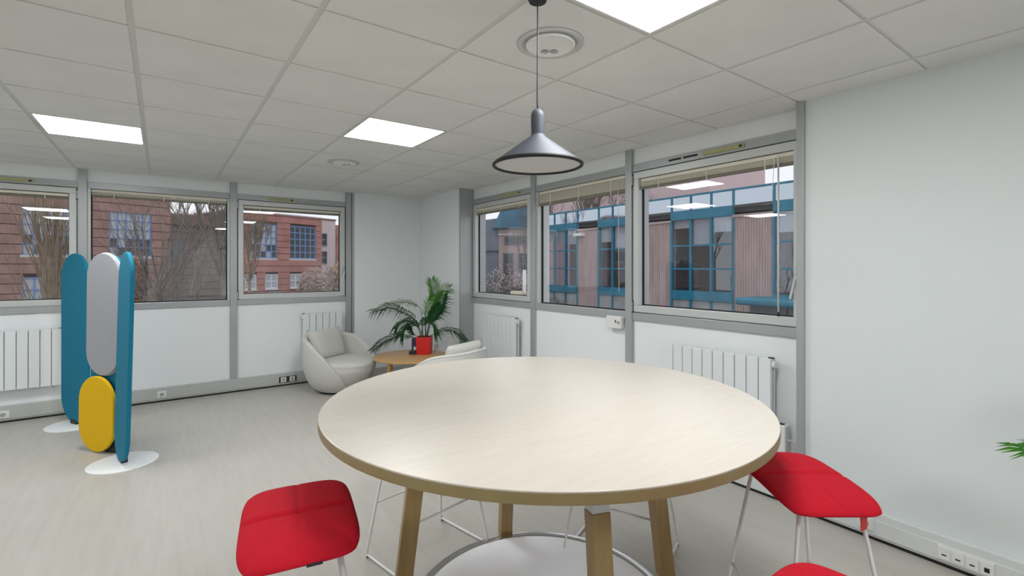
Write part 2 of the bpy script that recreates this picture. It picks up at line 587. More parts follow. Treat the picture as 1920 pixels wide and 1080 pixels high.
def blind(t0, rz, wid, depth, z1, drop, label, group='raised venetian blinds', wand=None, cords=()):
    """A raised venetian blind; local frame as for the window."""
    t = thing('venetian_blind', label, 'blind', t0, rz, group)
    MB().box(0.0, wid, depth - 0.012, depth + 0.012, z1 - 0.026, z1).build('head_rail', 'blind_cream', t, bevel=0.002)
    n = max(5, int((drop - 0.05) / 0.0048))
    s = MB()
    zz = z1 - 0.03
    for k in range(n):
        z = zz - (drop - 0.05) * (k + 0.5) / n
        s.box(0.003, wid - 0.003, depth - 0.0125, depth + 0.0125, z - 0.0012, z + 0.0012)
    tag(s.build('slat_stack', 'blind_cream', t), kind='stuff')
    MB().box(0.003, wid - 0.003, depth - 0.0135, depth + 0.0135, z1 - drop, z1 - drop + 0.018 + 0.2 * max(0, drop - 0.08)).build('bottom_rail', 'blind_dark', t, bevel=0.002)
    for f in (0.15, 0.5, 0.85):
        MB().box(wid * f - 0.0035, wid * f + 0.0035, depth - 0.0145, depth - 0.0127, z1 - drop - 0.004, z1 - 0.002).build('ladder_tape', 'blind_cream', t)
    if wand:
        x, z0 = wand
        MB().tube([(x, depth - 0.03, z1 - 0.02), (x + 0.003, depth - 0.035, z0)], 0.0055, 8).build('wand', 'cord_white', t, smooth=True)
        MB().tube([(x + 0.003, depth - 0.035, z0 + 0.006), (x + 0.003, depth - 0.035, z0 - 0.022)], 0.007, 8).build('wand_tip', 'black_rubber', t, smooth=True)
        MB().tube([(x - 0.03, depth - 0.02, z1 - 0.02), (x - 0.045, depth - 0.02, z1 - 0.3)], 0.002, 5).build('cord', 'cord_white', t)
    for x, z0 in cords:
        MB().tube([(x, depth - 0.018, z1 - 0.02), (x + 0.01, depth - 0.018, z0)], 0.0022, 5).build('cord', 'cord_white', t)
    return t


LW = 1.252
lx = [-1.96, -0.609, 0.715]
LWID = [1.28, 1.252, 1.262]
w1 = window(1, (lx[0], YL, 0), 0, LWID[0], 'sash', 'far left aluminium window with an openable sash', handle_side=-1, latch=False)
trickle_vent(w1, 0.42, 0.96)
w2 = window(2, (lx[1], YL, 0), 0, LWID[1], 'fixed', 'wide fixed aluminium window behind the screen')
w3 = window(3, (lx[2], YL, 0), 0, LWID[2], 'sash', 'openable aluminium window beside the white corner')
trickle_vent(w3, 0.33, 0.62)
MB().box(0.66, 0.94, -0.03, -0.014, 2.279, 2.304).build('vent_grille', 'plastic_grey', w3, bevel=0.003)
RZ = -PI / 2
RWID = [1.205, 1.24, 1.352]
w4 = window(4, (XP, 5.285, 0), RZ, RWID[0], 'sash', 'narrow looking openable window nearest the corner on the right', latch=False)
trickle_vent(w4, 0.62, 1.02)
w5 = window(5, (XP, 4.01, 0), RZ, RWID[1], 'fixed', 'fixed window between two grey posts on the right')
w6 = window(6, (XP, 2.70, 0), RZ, RWID[2], 'sash', 'largest openable window beside the plain right wall')
trickle_vent(w6, 0.66, 0.97, slots=((0.36, 0.47), (0.49, 0.61)))

blind((lx[0] + 0.075, YL, 0), 0, LWID[0] - 0.15, 0.012, 2.192, 0.052, 'raised blind at the head of the far left window')
blind((lx[1] + 0.026, YL, 0), 0, LWID[1] - 0.052, 0.03, 2.258, 0.075, 'raised blind at the head of the fixed window behind the screen')
blind((lx[2] + 0.075, YL, 0), 0, LWID[2] - 0.15, 0.012, 2.192, 0.052, 'raised blind on the openable window left of the white corner')
blind((XP, 5.285 - 0.072, 0), RZ, RWID[0] - 0.145, 0.012, 2.195, 0.075, 'raised cream blind on the window nearest the corner, above the pale trees')
blind((XP, 4.01 - 0.026, 0), RZ, RWID[1] - 0.052, 0.03, 2.258, 0.15, 'raised cream blind with the deepest stack, on the fixed right window', cords=((1.10, 1.25),))
blind((XP, 2.70 - 0.072, 0), RZ, RWID[2] - 0.145, 0.012, 2.195, 0.085, 'raised cream blind with a long white wand, on the largest right window', wand=(1.12, 1.165))

# skirting trunking
struct('baseboard_left', MB().box(X0, 2.05, 6.455, YL, 0.018, 0.155), 'trunking_grey', bevel=0.004)
struct('baseboard_left_gap', MB().box(X0, 2.05, 6.462, YL, 0.0, 0.018), 'black_gap')
struct('baseboard_left_cover', MB().box(X0, 2.05, 6.448, 6.456, 0.035, 0.125), 'trunking_grey', bevel=0.002)
struct('baseboard_right', MB().box(3.075, XW, Y0, 1.305, 0.018, 0.15), 'trunking_white', bevel=0.004)
struct('baseboard_right_cover', MB().box(3.069, 3.076, Y0, 1.305, 0.032, 0.112), 'trunking_white', bevel=0.002)
struct('baseboard_right_gap', MB().box(3.082, XW, Y0, 1.305, 0.0, 0.018), 'black_gap')
struct('baseboard_window', MB().box(3.11, XP, 1.348, 5.285, 0.018, 0.15), 'trunking_white', bevel=0.004)
struct('baseboard_window_gap', MB().box(3.117, XP, 1.348, 5.285, 0.0, 0.018), 'black_gap')
struct('baseboard_corner', MB().box(2.082, 3.03, 6.435, 6.455, 0.0, 0.08), 'trunking_grey')


def socket(loc, rz, label, double=False, dark=False):
    """An outlet on the trunking; local x along the wall, y into the wall."""
    t = thing('power_socket', label, 'socket', loc, rz, 'outlets on the skirting trunking')
    n = 2 if double else 1
    wd = 0.045 * n + (0.045 if double else 0)
    if dark:
        MB().box(-0.10, 0.10, -0.006, 0.0, -0.036, 0.036).build('surround', 'black_rubber', t, bevel=0.002)
        xs = (-0.05, 0.05)
    else:
        MB().box(-0.04 * n, 0.04 * n, -0.006, 0.0, -0.036, 0.036).build('surround', 'plastic_white', t, bevel=0.002)
        xs = (-0.04, 0.04) if double else (0.0,)
    for x in xs:
        fp = MB().box(x - 0.031, x + 0.031, -0.011, -0.0065, -0.029, 0.029).build('face_plate', 'plastic_white', t, bevel=0.002)
        rg = MB().lathe([(0.0195, 0), (0.0195, 0.003)], 20).build('outlet_ring', 'plastic_grey', fp)
        rg.location = (x, -0.0112, 0)
        rg.rotation_euler = (R(90), 0, 0)
        for dx in (-0.008, 0.008):
            h = MB().tube([(x + dx, -0.0155, 0), (x + dx, -0.0145, 0)], 0.003, 8).build('pin_hole', 'black_gap', fp)
    return t


socket((-1.20, 6.448, 0.08), 0, 'white power socket on grey trunking at the far left edge')
socket((0.0, 6.448, 0.085), 0, 'white power socket on grey trunking right of the folding screen')
socket((1.26, 6.448, 0.08), 0, 'double white socket in a black surround beside the left armchair', dark=True)
socket((3.069, 0.985, 0.085), RZ, 'white socket on the right trunking beneath the red stool tag')
t = thing('data_outlet', 'row of white network outlets on the trunking at bottom right', 'outlet', (3.069, 0.585, 0.073), RZ, None)
MB().box(-0.10, 0.10, -0.006, 0.0, -0.036, 0.036).build('surround', 'plastic_white', t, bevel=0.002)
for k in range(4):
    x = -0.075 + 0.05 * k
    fp = MB().box(x - 0.022, x + 0.022, -0.010, -0.0065, -0.028, 0.028).build('jack_plate', 'plastic_white', t, bevel=0.0015)
    MB().box(x - 0.009, x + 0.009, -0.0115, -0.0101, -0.009 if k < 3 else -0.014, -0.003 if k < 3 else 0.006).build('jack_port', 'black_gap', fp)

# white junction box under the fixed right window
t = thing('junction_box', 'small white junction box under the fixed right window sill', 'switch box', (3.215, 2.87, 0.985), RZ)
MB().box(-0.085, 0.085, -0.045, 0.0, -0.055, 0.05).build('case', 'plastic_white', t, bevel=0.006)
MB().box(0.02, 0.03, -0.048, -0.0452, -0.005, 0.018).build('switch', 'black_rubber', t)
kn = MB().lathe([(0.012, -0.0), (0.012, 0.012)], 16).build('knob', 'plastic_grey', t)
kn.location = (0.06, -0.046, 0.0)
kn.rotation_euler = (R(90), 0, 0)


# ------------------------------------------------------------------ RADIATORS
def radiator(loc, rz, n, z0, z1, label, end=1, box=False):
    """Aluminium radiator; local x along the wall, y into the wall, front face at y = 0."""
    t = thing('radiator', label, 'radiator', loc, rz, 'white panel radiators under the windows')
    p = 0.0805
    for k in range(n):
        x = k * p
        f = MB().box(x + 0.0032, x + p - 0.0032, 0.0, 0.03, z0, z1 - 0.01).build('fin', 'radiator_white', t, bevel=0.003)
        MB().box(x + 0.006, x + p - 0.006, 0.002, 0.07, z1 - 0.03, z1 - 0.012).build('fin_top', 'radiator_white', f, bevel=0.003)
    MB().box(0.004, n * p - 0.004, 0.05, 0.068, z0 + 0.02, z1 - 0.035).build('rear_panel', 'radiator_side', t)
    core = MB()
    for y in (0.022, 0.034, 0.046):
        core.box(0.008, n * p - 0.008, y, y + 0.004, z0 + 0.03, z1 - 0.08)
    core.build('core_webs', 'radiator_side', t)
    ex = n * p if end > 0 else 0.0
    s = 1 if end > 0 else -1
    MB().tube([(ex - s * 0.03, 0.038, z1 - 0.05), (ex + s * 0.014, 0.038, z1 - 0.05)], 0.021, 16).build('end_plug', 'radiator_white', t, smooth=True, auto=40)
    MB().box(min(ex, ex - s * 0.03), max(ex, ex - s * 0.03), 0.024, 0.052, z1 - 0.012, z1 - 0.004).build('bleed_valve', 'black_rubber', t)
    for bx in (0.08, n * p - 0.11):
        MB().box(bx, bx + 0.03, 0.03, 0.10, z0 - 0.03, z0 + 0.04).build('bracket', 'radiator_white', t)
    if box:
        b = MB().box(ex, ex + 0.085, 0.0, 0.075, z0 - 0.01, z0 + 0.17).build('control_box', 'plastic_white', t, bevel=0.008)
        MB().box(ex + 0.02, ex + 0.065, 0.02, 0.05, z0 + 0.171, z0 + 0.174).build('display', 'black_rubber', b)
        MB().tube([(ex + 0.084, 0.04, z0 + 0.08), (ex + 0.11, 0.06, z0 + 0.07), (ex + 0.13, 0.09, z0 - 0.02), (ex + 0.135, 0.10, z0 - 0.16)], 0.005, 8).build('power_cable', 'cord_white', b, smooth=True)
    return t


radiator((3.125, 2.316, 0), RZ, 10, 0.30, 0.885, 'white radiator with a control box, behind the right red stool', 1, True)
radiator((3.125, 4.90, 0), RZ, 8, 0.30, 0.905, 'white radiator below the right window nearest the corner', 1)
radiator((-1.59, 6.405, 0), 0, 10, 0.31, 0.87, 'white radiator at the far left edge behind the screen', 1)
radiator((1.424, 6.405, 0), 0, 6, 0.31, 0.885, 'white radiator directly behind the left armchair', -1)

# ------------------------------------------------------------------ CEILING VENTS
for (i, j), lab in VENTS.items():
    cx, cy = GX + (i + 0.5) * T, GY + (j + 0.5) * T
    t = thing('ceiling_vent', lab, 'vent', (cx, cy, CEIL), 0)
    MB().lathe([(0.148, -0.001), (0.148, -0.006), (0.140, -0.010), (0.124, -0.007), (0.117, -0.001)], 48, close=False).build('outer_ring', 'aluminium_sash', t, smooth=True, auto=40)  # grey colour stands in for the shading on the white ring
    MB().lathe([(0.118, -0.0008), (0.118, -0.003)], 48).build('throat', 'plastic_grey', t)
    MB().lathe([(0.108, -0.004), (0.110, -0.010), (0.105, -0.015), (0.060, -0.005), (0.03, -0.0045)], 48).build('disc', 'lamp_frame', t, smooth=True, auto=40)
    for a in (36, 72):
        q = MB().box(-0.014, 0.014, -0.012, 0.012, -0.0125, -0.0085).build('screw_plate', 'plastic_grey', t)
        q.location = (0.068 * math.cos(R(a)), 0.068 * math.sin(R(a)), 0)

# ------------------------------------------------------------------ PENDANT LAMP
px, py = 1.129, 1.393
t = thing('pendant_lamp', 'dark grey conical pendant lamp on a black cable above the table', 'lamp', (px, py, 1.83))
MB().lathe([(0.1585, 0.014), (0.155, 0.020), (0.028, 0.113), (0.026, 0.120), (0.026, 0.120)], 64, close=False).build('shade', 'pendant_grey', t, smooth=True, auto=50)
MB().lathe([(0.026, 0.118), (0.026, 0.185), (0.0245, 0.196), (0.020, 0.206), (0.012, 0.213), (0.004, 0.2155)], 40, close=False).build('neck', 'pendant_grey', t, smooth=True)
rim = [(0.163 + 0.0065 * math.cos(a), 0.008 + 0.0075 * math.sin(a)) for a in [2 * PI * k / 12 for k in range(13)]]
MB().lathe(rim, 64, close=False).build('rim', 'pendant_rim', t, smooth=True)
MB().lathe([(0.157, 0.008), (0.154, 0.010), (0.001, 0.012)], 64, close=False).build('diffuser', 'pendant_inner', t, smooth=True)
MB().tube([(0, 0, 0.212), (-0.002, 0, 0.24), (0, 0, 0.4), (0, 0, CEIL - 1.83 - 0.012)], 0.0027, 8).build('cable', 'black_rubber', t, smooth=True)
MB().lathe([(0.006, CEIL - 1.83 - 0.014), (0.032, CEIL - 1.83 - 0.011), (0.036, CEIL - 1.83 - 0.001)], 32).build('ceiling_rose', 'black_rubber', t, smooth=True, auto=40)

# ------------------------------------------------------------------ TABLE
TX, TY, TZ, TR = 1.306, 1.58, 0.9165, 0.884
t = thing('round_table', 'large round pale maple high table on four splayed wooden legs', 'table', (TX, TY, 0))
MB().lathe([(TR - 0.002, TZ - 0.006), (TR - 0.001, TZ - 0.0012), (TR - 0.003, TZ)], 128).build('tabletop', 'maple_top', t)
MB().lathe([(TR - 0.004, TZ - 0.036), (TR - 0.001, TZ - 0.034), (TR, TZ - 0.03), (TR, TZ - 0.006), (TR - 0.002, TZ - 0.0055)], 128).build('edge_band', 'oak_edge', t)
for k in range(4):
    a = R(-19.98 + 90 * k)
    c, s = math.cos(a), math.sin(a)
    top = Vector((0.50 * c, 0.50 * s, TZ - 0.055))
    bot = Vector((0.604 * c, 0.604 * s, 0.0))
    head = bot.lerp(top, 0.79)
    lg = MB().bar(bot, head, 0.064, 0.064, ref=(c, s, 0)).build('leg', 'oak_leg', t, bevel=0.003)
    tag(MB().bar(head, bot.lerp(top, 1.02), 0.060, 0.060, ref=(c, s, 0)).build('leg_head', 'steel_grey', lg, bevel=0.002), 'light grey metal leg head')
MB().lathe([(0.525, 0.004), (0.525, 0.026), (0.50, 0.028)], 96).build('floor_disc', 'disc_white', t)
MB().lathe([(0.566, 0.0), (0.566, 0.022), (0.560, 0.030), (0.530, 0.030), (0.5255, 0.0275), (0.5255, 0.0)], 96, close=False).build('disc_rim', 'chrome', t, smooth=True, auto=30)
ap = MB()
for k in range(2):
    a = R(-19.98 + 90 * k)
    ap.bar((-0.52 * math.cos(a), -0.52 * math.sin(a), TZ - 0.05), (0.52 * math.cos(a), 0.52 * math.sin(a), TZ - 0.05), 0.05, 0.026)
ap.build('underframe', 'chrome', t)


# ------------------------------------------------------------------ STOOLS
def cushion():
    """Saddle cushion: x is the long way, y the short way; quilted by two seams."""
    nx, ny = 72, 48
    Lx, Ly, Tk = 0.226, 0.160, 0.020

    def sup(u, v):
        # round the corners of the plan
        e = 5.0
        d = (abs(u) ** e + abs(v) ** e) ** (1 / e)
        m = max(abs(u), abs(v))
        k = m / d if d > 1e-6 else 1
        return u * k, v * k

    def surf(u, v, side):
        a, b = sup(u, v)
        x, y = a * Lx, b * Ly
        edge = max(abs(u), abs(v))
        puff = (1 - edge ** 7) ** 0.5 if edge < 1 else 0.0
        bend = (-0.018 if u < 0 else -0.004) * abs(u) ** 2.2 - 0.003 * v * v + 0.004 * u
        z = bend + side * Tk * puff
        if side > 0:
            q = 0.013 * math.exp(-(x / 0.009) ** 2) + 0.004 * math.exp(-(y / 0.006) ** 2)
            z += -q * puff
        return (x * (1 + 0.006 * side), y, 0.700 + z)
    me = MB()
    for side in (1, -1):
        rows = []
        for i in range(nx + 1):
            u = -1 + 2 * i / nx
            u = math.copysign(1 - (1 - abs(u)) ** 1.25, u) if u else 0
            rows.append([surf(u, math.copysign(1 - (1 - abs(-1 + 2 * j / ny)) ** 1.25, -1 + 2 * j / ny), side) for j in range(ny + 1)])
        me.grid(rows)
    m = me.mesh('seat_cushion', 'red_fabric', True)
    bm = bmesh.new()
    bm.from_mesh(m)
    bmesh.ops.remove_doubles(bm, verts=bm.verts, dist=0.0004)
    bmesh.ops.recalc_face_normals(bm, faces=bm.faces)
    bm.to_mesh(m)
    bm.free()
    return m


def make_stool(label):
    t = thing('bar_stool', label, 'stool', (0, 0, 0), 0, 'red stools around the round table')
    link('seat_cushion', cushion(), t)
    # thin dark tube paints the shade in the cushion's crease
    wl = MB()
    rows = [(0.0, -0.153 + 0.306 * k / 12, 0.700 + 0.0085 - 0.003 * (-0.96 + 1.92 * k / 12) ** 2) for k in range(13)]
    wl.tube(rows[1:-1], 0.0018, 6)
    wl.build('crease_shade', 'red_crease_shade', t)
    for sx in (-1, 1):
        xt, xb = sx * 0.155, sx * 0.24
        for sy in (-1, 1):
            MB().tube([(xt, sy * 0.10, 0.662), (xb - sx * 0.002, sy * 0.19, 0.03), (xb, sy * 0.183, 0.012)], 0.0068, 8).build('leg', 'white_rod', t, smooth=True)
            MB().tube([(xb, sy * 0.178, 0.0), (xb, sy * 0.178, 0.004)], 0.008, 8).build('glide', 'black_rubber', t)
        MB().tube([(xb, -0.186, 0.014), (xb, -0.172, 0.0095), (xb, 0.172, 0.0095), (xb, 0.186, 0.014)], 0.0062, 8).build('runner', 'white_rod', t, smooth=True)
    for sy in (-1, 1):
        x = 0.155 + 0.083 * (0.662 - 0.27) / 0.632
        y = sy * (0.10 + 0.09 * (0.662 - 0.27) / 0.632)
        MB().tube([(-x, y, 0.27), (x, y, 0.27)], 0.0056, 8).build('footrest', 'white_rod', t, smooth=True)
    MB().box(-0.155, 0.155, -0.106, -0.094, 0.656, 0.666).box(-0.155, 0.155, 0.094, 0.106, 0.656, 0.666).box(-0.161, -0.149, -0.10, 0.10, 0.656, 0.666).box(0.149, 0.161, -0.10, 0.10, 0.656, 0.666).build('seat_support', 'white_rod', t)
    return t


stools = [((0.338, 1.564), 79.56, 'red cushioned stool with white rod legs, left of the table'),
          ((1.862, 0.793), 54.02, 'red stool right of the table, in front of the plain wall'),
          ((1.128, 0.421), 1.69, 'red stool at the bottom edge, only one corner showing'),
          ((1.111, 2.263), 11.69, 'stool tucked under the table on the left, only white rods showing'),
          ((1.93, 1.69), -67.2, 'stool tucked under the table behind the right leg, only white rods showing')]
first = make_stool('x')
st_objs = []
for k, ((x, y), a, lab) in enumerate(stools):
    o = first if k == 0 else copy_tree(first)
    o.location = (x, y, 0)
    o.rotation_euler = (0, 0, R(a))
    o['label'] = lab
    st_objs.append(o)
q = MB().box(-0.004, 0.034, -0.006, -0.004, 0.545, 0.598).build('hang_tag', 'red_tag', st_objs[1])
q.location = (-0.195, -0.070, 0.072)
q.rotation_euler = (0, 0, R(-60))
q = MB().box(-0.02, 0.02, -0.0015, 0.0015, 0.0, 0.007).build('fabric_label', 'black_rubber', st_objs[0])
q.location = (-0.229, -0.03, 0.672)
q.rotation_euler = (0, 0, R(90))


# ------------------------------------------------------------------ FOLDING SCREEN
def pill(w, h, n=20):
    r = w / 2
    pts = []
    for k in range(n + 1):
        a = PI * k / n
        pts.append((r * math.cos(a), h - r + r * math.sin(a)))
    for k in range(n + 1):
        a = PI + PI * k / n
        pts.append((r * math.cos(a), r + r * math.sin(a)))
    return pts


t = thing('folding_screen', 'teal acoustic folding screen with grey and yellow rounded pads on white bases', 'room divider', (-0.43, 5.2, 0))
o0 = Vector((-0.43, 5.2, 0))


def place(o, x, y, z, rz, lean=0.0):
    o.location = Vector((x, y, z)) - o0
    o.rotation_euler = Euler((0, lean, rz), 'XYZ')
    return o


PA, PB, PC = (-0.647, 5.993, R(-61.29)), (-0.374, 4.980, R(-54.04)), (-0.232, 4.618, R(-77.09))


def along(p, dx, dy):
    c, s = math.cos(p[2]), math.sin(p[2])
    return p[0] + c * dx - s * dy, p[1] + s * dx + c * dy


pa = MB().prism(pill(0.468, 1.565), -0.014, 0.014).build('panel', 'teal_felt', t, bevel=0.007)
place(pa, PA[0], PA[1], 0.022, PA[2])
pb = MB().prism(pill(0.385, 1.545), -0.014, 0.014).build('panel', 'teal_felt', t, bevel=0.007)
place(pb, *along(PB, 0.012, 0.032), 0.02, PB[2])
pc = MB().prism(pill(0.403, 1.555), -0.014, 0.014).build('panel', 'teal_felt', t, bevel=0.007)
place(pc, PC[0] - 0.012, PC[1], 0.02, PC[2])
pc.rotation_euler = Euler((R(-1.3), 0, PC[2]), 'XYZ')
# pads on the middle panel
pg = MB().prism(pill(0.372, 0.965), -0.013, 0.013).build('grey_pad', 'grey_felt', t, bevel=0.006)
tag(pg, 'light grey rounded upper pad')
place(pg, *along(PB, 0.0, 0.0), 0.605, PB[2], R(1.0))
pgr = MB().prism(pill(0.384, 0.977), -0.004, 0.004).build('pad_rim', 'pad_rim', pg, bevel=0.002)
pgr.location = (0, 0.010, -0.006)
yp = MB().prism(pill(0.395, 0.595), -0.013, 0.013).build('yellow_pad', 'yellow_felt', t, bevel=0.006)
tag(yp, 'yellow rounded lower pad')
place(yp, *along(PB, -0.042, -0.02), 0.006, PB[2], R(0.8))
ck = MB().box(0.02, 0.17, -0.004, 0.012, 0.0, 0.11).build('clip', 'black_rubber', t)
place(ck, *along(PB, -0.03, 0.012), 0.004, PB[2])
for q in (PA, PC):
    d = MB().lathe([(0.215, 0.0), (0.215, 0.006), (0.20, 0.012), (0.03, 0.013)], 56).build('base_disc', 'base_white', t, smooth=True, auto=40)
    place(d, q[0], q[1], 0, 0)
    c2 = MB().box(-0.05, 0.05, -0.018, 0.018, 0.012, 0.055).build('base_clamp', 'black_rubber', t)
    place(c2, q[0], q[1], 0, q[2])


# ------------------------------------------------------------------ ARMCHAIRS
def make_armchair(label):
    """Tub chair facing local +x."""
    t = thing('armchair', label, 'armchair', (0, 0, 0), 0, 'off-white tub armchairs in the corner')
    prof = [(0.03, 0.27), (0.08, 0.325), (0.16, 0.375), (0.28, 0.412), (0.42, 0.432), (0.56, 0.435), (0.70, 0.425), (0.80, 0.415)]

    def rad(z):
        for (z0, r0), (z1, r1) in zip(prof, prof[1:]):
            if z <= z1:
                f = max(0.0, (z - z0) / (z1 - z0))
                return r0 + (r1 - r0) * f
        return prof[-1][1]
    TH = R(142)
    nt_, nz = 72, 14
    rows = []
    lip = []
    for i in range(nt_ + 1):
        th = -TH + 2 * TH * i / nt_
        a = abs(th) / TH
        ztop = 0.70 - 0.03 * math.cos(PI * min(1, a / 0.5)) * 0 
        if a > 0.35:
            f = (a - 0.35) / 0.65
            ztop = 0.70 - 0.64 * (f ** 2.1)
        ztop += 0.03 * max(0.0, 1 - a / 0.4)
        ztop = max(ztop, 0.06)
        dirv = Vector((-math.cos(th), math.sin(th), 0))
        col_pts = []
        for k in range(nz + 1):
            z = 0.03 + (ztop - 0.03) * k / nz
            col_pts.append(dirv * rad(z) + Vector((0, 0, z)))
        rt_ = rad(ztop)
        th_ = 0.055
        for k in range(1, 6):
            b = PI * k / 6
            col_pts.append(dirv * (rt_ - th_ / 2 + th_ / 2 * math.cos(b)) + Vector((0, 0, ztop + 0.022 * math.sin(b))))
        for k in range(nz + 1):
            z = ztop + (0.03 - ztop) * k / nz
            col_pts.append(dirv * (rad(z) - th_) + Vector((0, 0, z)))
        rows.append(col_pts)
        lip.append(dirv * (rt_ - 0.004) + Vector((0, 0, ztop + 0.010)))
    sh = MB().grid(rows)
    sh.f.append(tuple(range(len(rows[0]))))
    b0 = nt_ * len(rows[0])
    sh.f.append(tuple(b0 + k for k in range(len(rows[0]))))
    sh.build('shell', 'boucle', t, smooth=True, auto=60)
    MB().tube(lip, 0.007, 6).build('piping', 'piping', t, smooth=True)
    # seat block
    sp = [(0.05, 0.235), (0.10, 0.275), (0.18, 0.325), (0.27, 0.355), (0.335, 0.366), (0.352, 0.360), (0.358, 0.362), (0.385, 0.364), (0.41, 0.350), (0.425, 0.315), (0.432, 0.22), (0.436, 0.1)]
    rows = []
    n = 64
    for z, r in sp:
        ring = []
        for k in range(n):
            a = 2 * PI * k / n
            fx = 1.0 + 0.22 * max(0.0, math.cos(a)) ** 1.2 * min(1.0, max(0.25, (z - 0.0) / 0.36))
            fy = 1.0
            ring.append((r * fx * math.cos(a), r * fy * math.sin(a), z))
        rows.append(ring)
    m = MB().grid(rows, closed_u=True)
    m.f.append(tuple(reversed(range(n))))
    e = (len(rows) - 1) * n
    m.f.append(tuple(e + k for k in range(n)))
    m.build('seat', 'boucle', t, smooth=True, auto=60)
    MB().lathe([(0.24, 0.0), (0.24, 0.045)], 40).build('swivel_base', 'black_rubber', t)
    return t


def pillow(name, label, w_, h_, th, group):
    n = 22
    m = MB()
    for side in (1, -1):
        rows = []
        for i in range(n + 1):
            u = -1 + 2 * i / n
            row = []
            for j in range(n + 1):
                v = -1 + 2 * j / n
                pin = 1 - 0.06 * (1 - u * u) * 1.0
                pin2 = 1 - 0.06 * (1 - v * v)
                p = max(0.0, (1 - u ** 4) * (1 - v ** 4)) ** 0.5
                row.append((side * th * p, u * w_ / 2 * pin2, v * h_ / 2 * pin))
            rows.append(row)
        m.grid(rows)
    me = m.mesh(name, 'boucle', True)
    bm = bmesh.new()
    bm.from_mesh(me)
    bmesh.ops.remove_doubles(bm, verts=bm.verts, dist=0.0005)
    bmesh.ops.recalc_face_normals(bm, faces=bm.faces)
    bm.to_mesh(me)
    bm.free()
    o = link(name, me)
    return tag(o, label, 'pillow', group)


arm = make_armchair('off-white tub armchair at left, facing into the room with its seat showing')
arm.location = (1.735, 5.87, 0)
arm.scale = (1, 1, 0.88)
arm.rotation_euler = (0, 0, R(-58))
arm2 = copy_tree(arm)
arm2.location = (2.32, 4.36, 0)
arm2.rotation_euler = (0, 0, R(112))
arm2['label'] = 'off-white tub armchair seen from behind, above the far table edge'
for base, lab in ((arm, 'off-white square pillow in the left armchair'), (arm2, 'off-white pillow showing above the back of the right armchair')):
    p = pillow('back_pillow', lab, 0.52, 0.38, 0.085, 'back pillows of the armchairs')
    a = base.rotation_euler.z
    off = -0.215
    p.location = (base.location.x + off * math.cos(a), base.location.y + off * math.sin(a), 0.535)
    p.rotation_euler = (0, R(-17), a)

# ------------------------------------------------------------------ COFFEE TABLE
t = thing('coffee_table', 'low round oak coffee table between the two armchairs', 'table', (2.37, 5.28, 0))
MB().lathe([(0.40, 0.395), (0.425, 0.402), (0.43, 0.412), (0.428, 0.422), (0.42, 0.425)], 72).build('tabletop', 'coffee_oak', t, smooth=True, auto=30)
for k in range(4):
    a = R(200 + 90 * k)
    x, y = 0.335 * math.cos(a), 0.335 * math.sin(a)
    MB().tube([(x * 1.04, y * 1.04, 0), (x, y, 0.398)], [0.017, 0.021], 14).build('leg', 'coffee_leg', t, smooth=True, auto=40)

# ------------------------------------------------------------------ PLANTS
RT = Vector((math.cos(YAW), -math.sin(YAW), 0))
FW = Vector((math.sin(YAW), math.cos(YAW), 0))


def catmull(pts, n):
    P = [Vector(p) for p in pts]
    P = [P[0] * 2 - P[1]] + P + [P[-1] * 2 - P[-2]]
    out = []
    segs = len(P) - 3
    for i in range(n + 1):
        s = i / n * segs
        k = min(int(s), segs - 1)
        f = s - k
        a, b, c, d = P[k:k + 4]
        out.append(0.5 * ((2 * b) + (c - a) * f + (2 * a - 5 * b + 4 * c - d) * f * f + (3 * b - a - 3 * c + d) * f ** 3))
    return out


def frond(parent, pts, m, leaf_len, rng, start=0.35, n_pairs=24, droop=0.35, wid=0.010, flat=0.0):
    sp = catmull(pts, 40)
    mb = MB()
    N = len(sp)
    side0 = None
    for k in range(n_pairs):
        f = start + (1 - start) * (k + 0.5) / n_pairs
        x = f * (N - 1)
        i = min(int(x), N - 2)
        p = sp[i].lerp(sp[i + 1], x - i)
        d = (sp[i + 1] - sp[i]).normalized()
        s = d.cross(Vector((0, flat, 1 - flat)))
        if s.length < 0.05:
            s = d.orthogonal()
        s.normalize()
        up = s.cross(d).normalized()
        q = (f - start) / (1 - start)
        L = leaf_len * (0.55 + 0.9 * math.sin(PI * min(1, q * 0.85 + 0.12))) * 0.75
        for sg in (-1, 1):
            L2 = L * rng.uniform(0.85, 1.12)
            dirv = (s * sg * 0.85 + d * (0.75 + 0.5 * q) + up * rng.uniform(0.05, 0.3)).normalized()
            mid = p + dirv * L2 * 0.5
            tip = p + dirv * L2 + Vector((0, 0, -droop * L2 * rng.uniform(0.5, 1.2)))
            wv = dirv.cross(up).normalized() * wid * 0.5
            nrm = up * wid * 0.25
            base = len(mb.v)
            mb.v += [tuple(p - wv * 0.4), tuple(p + wv * 0.4), tuple(mid + wv - nrm), tuple(mid + nrm * 0.6), tuple(mid - wv - nrm), tuple(tip)]
            mb.f += [(base, base + 1, base + 2, base + 3), (base, base + 3, base + 4), (base + 2, base + 5, base + 3), (base + 3, base + 5, base + 4)]
    fr = mb.build('frond', m, parent)
    MB().tube(sp, [0.0045 * (1 - 0.75 * i / (N - 1)) for i in range(N)], 6).build('frond_stem', 'stem', fr, smooth=True)
    return fr


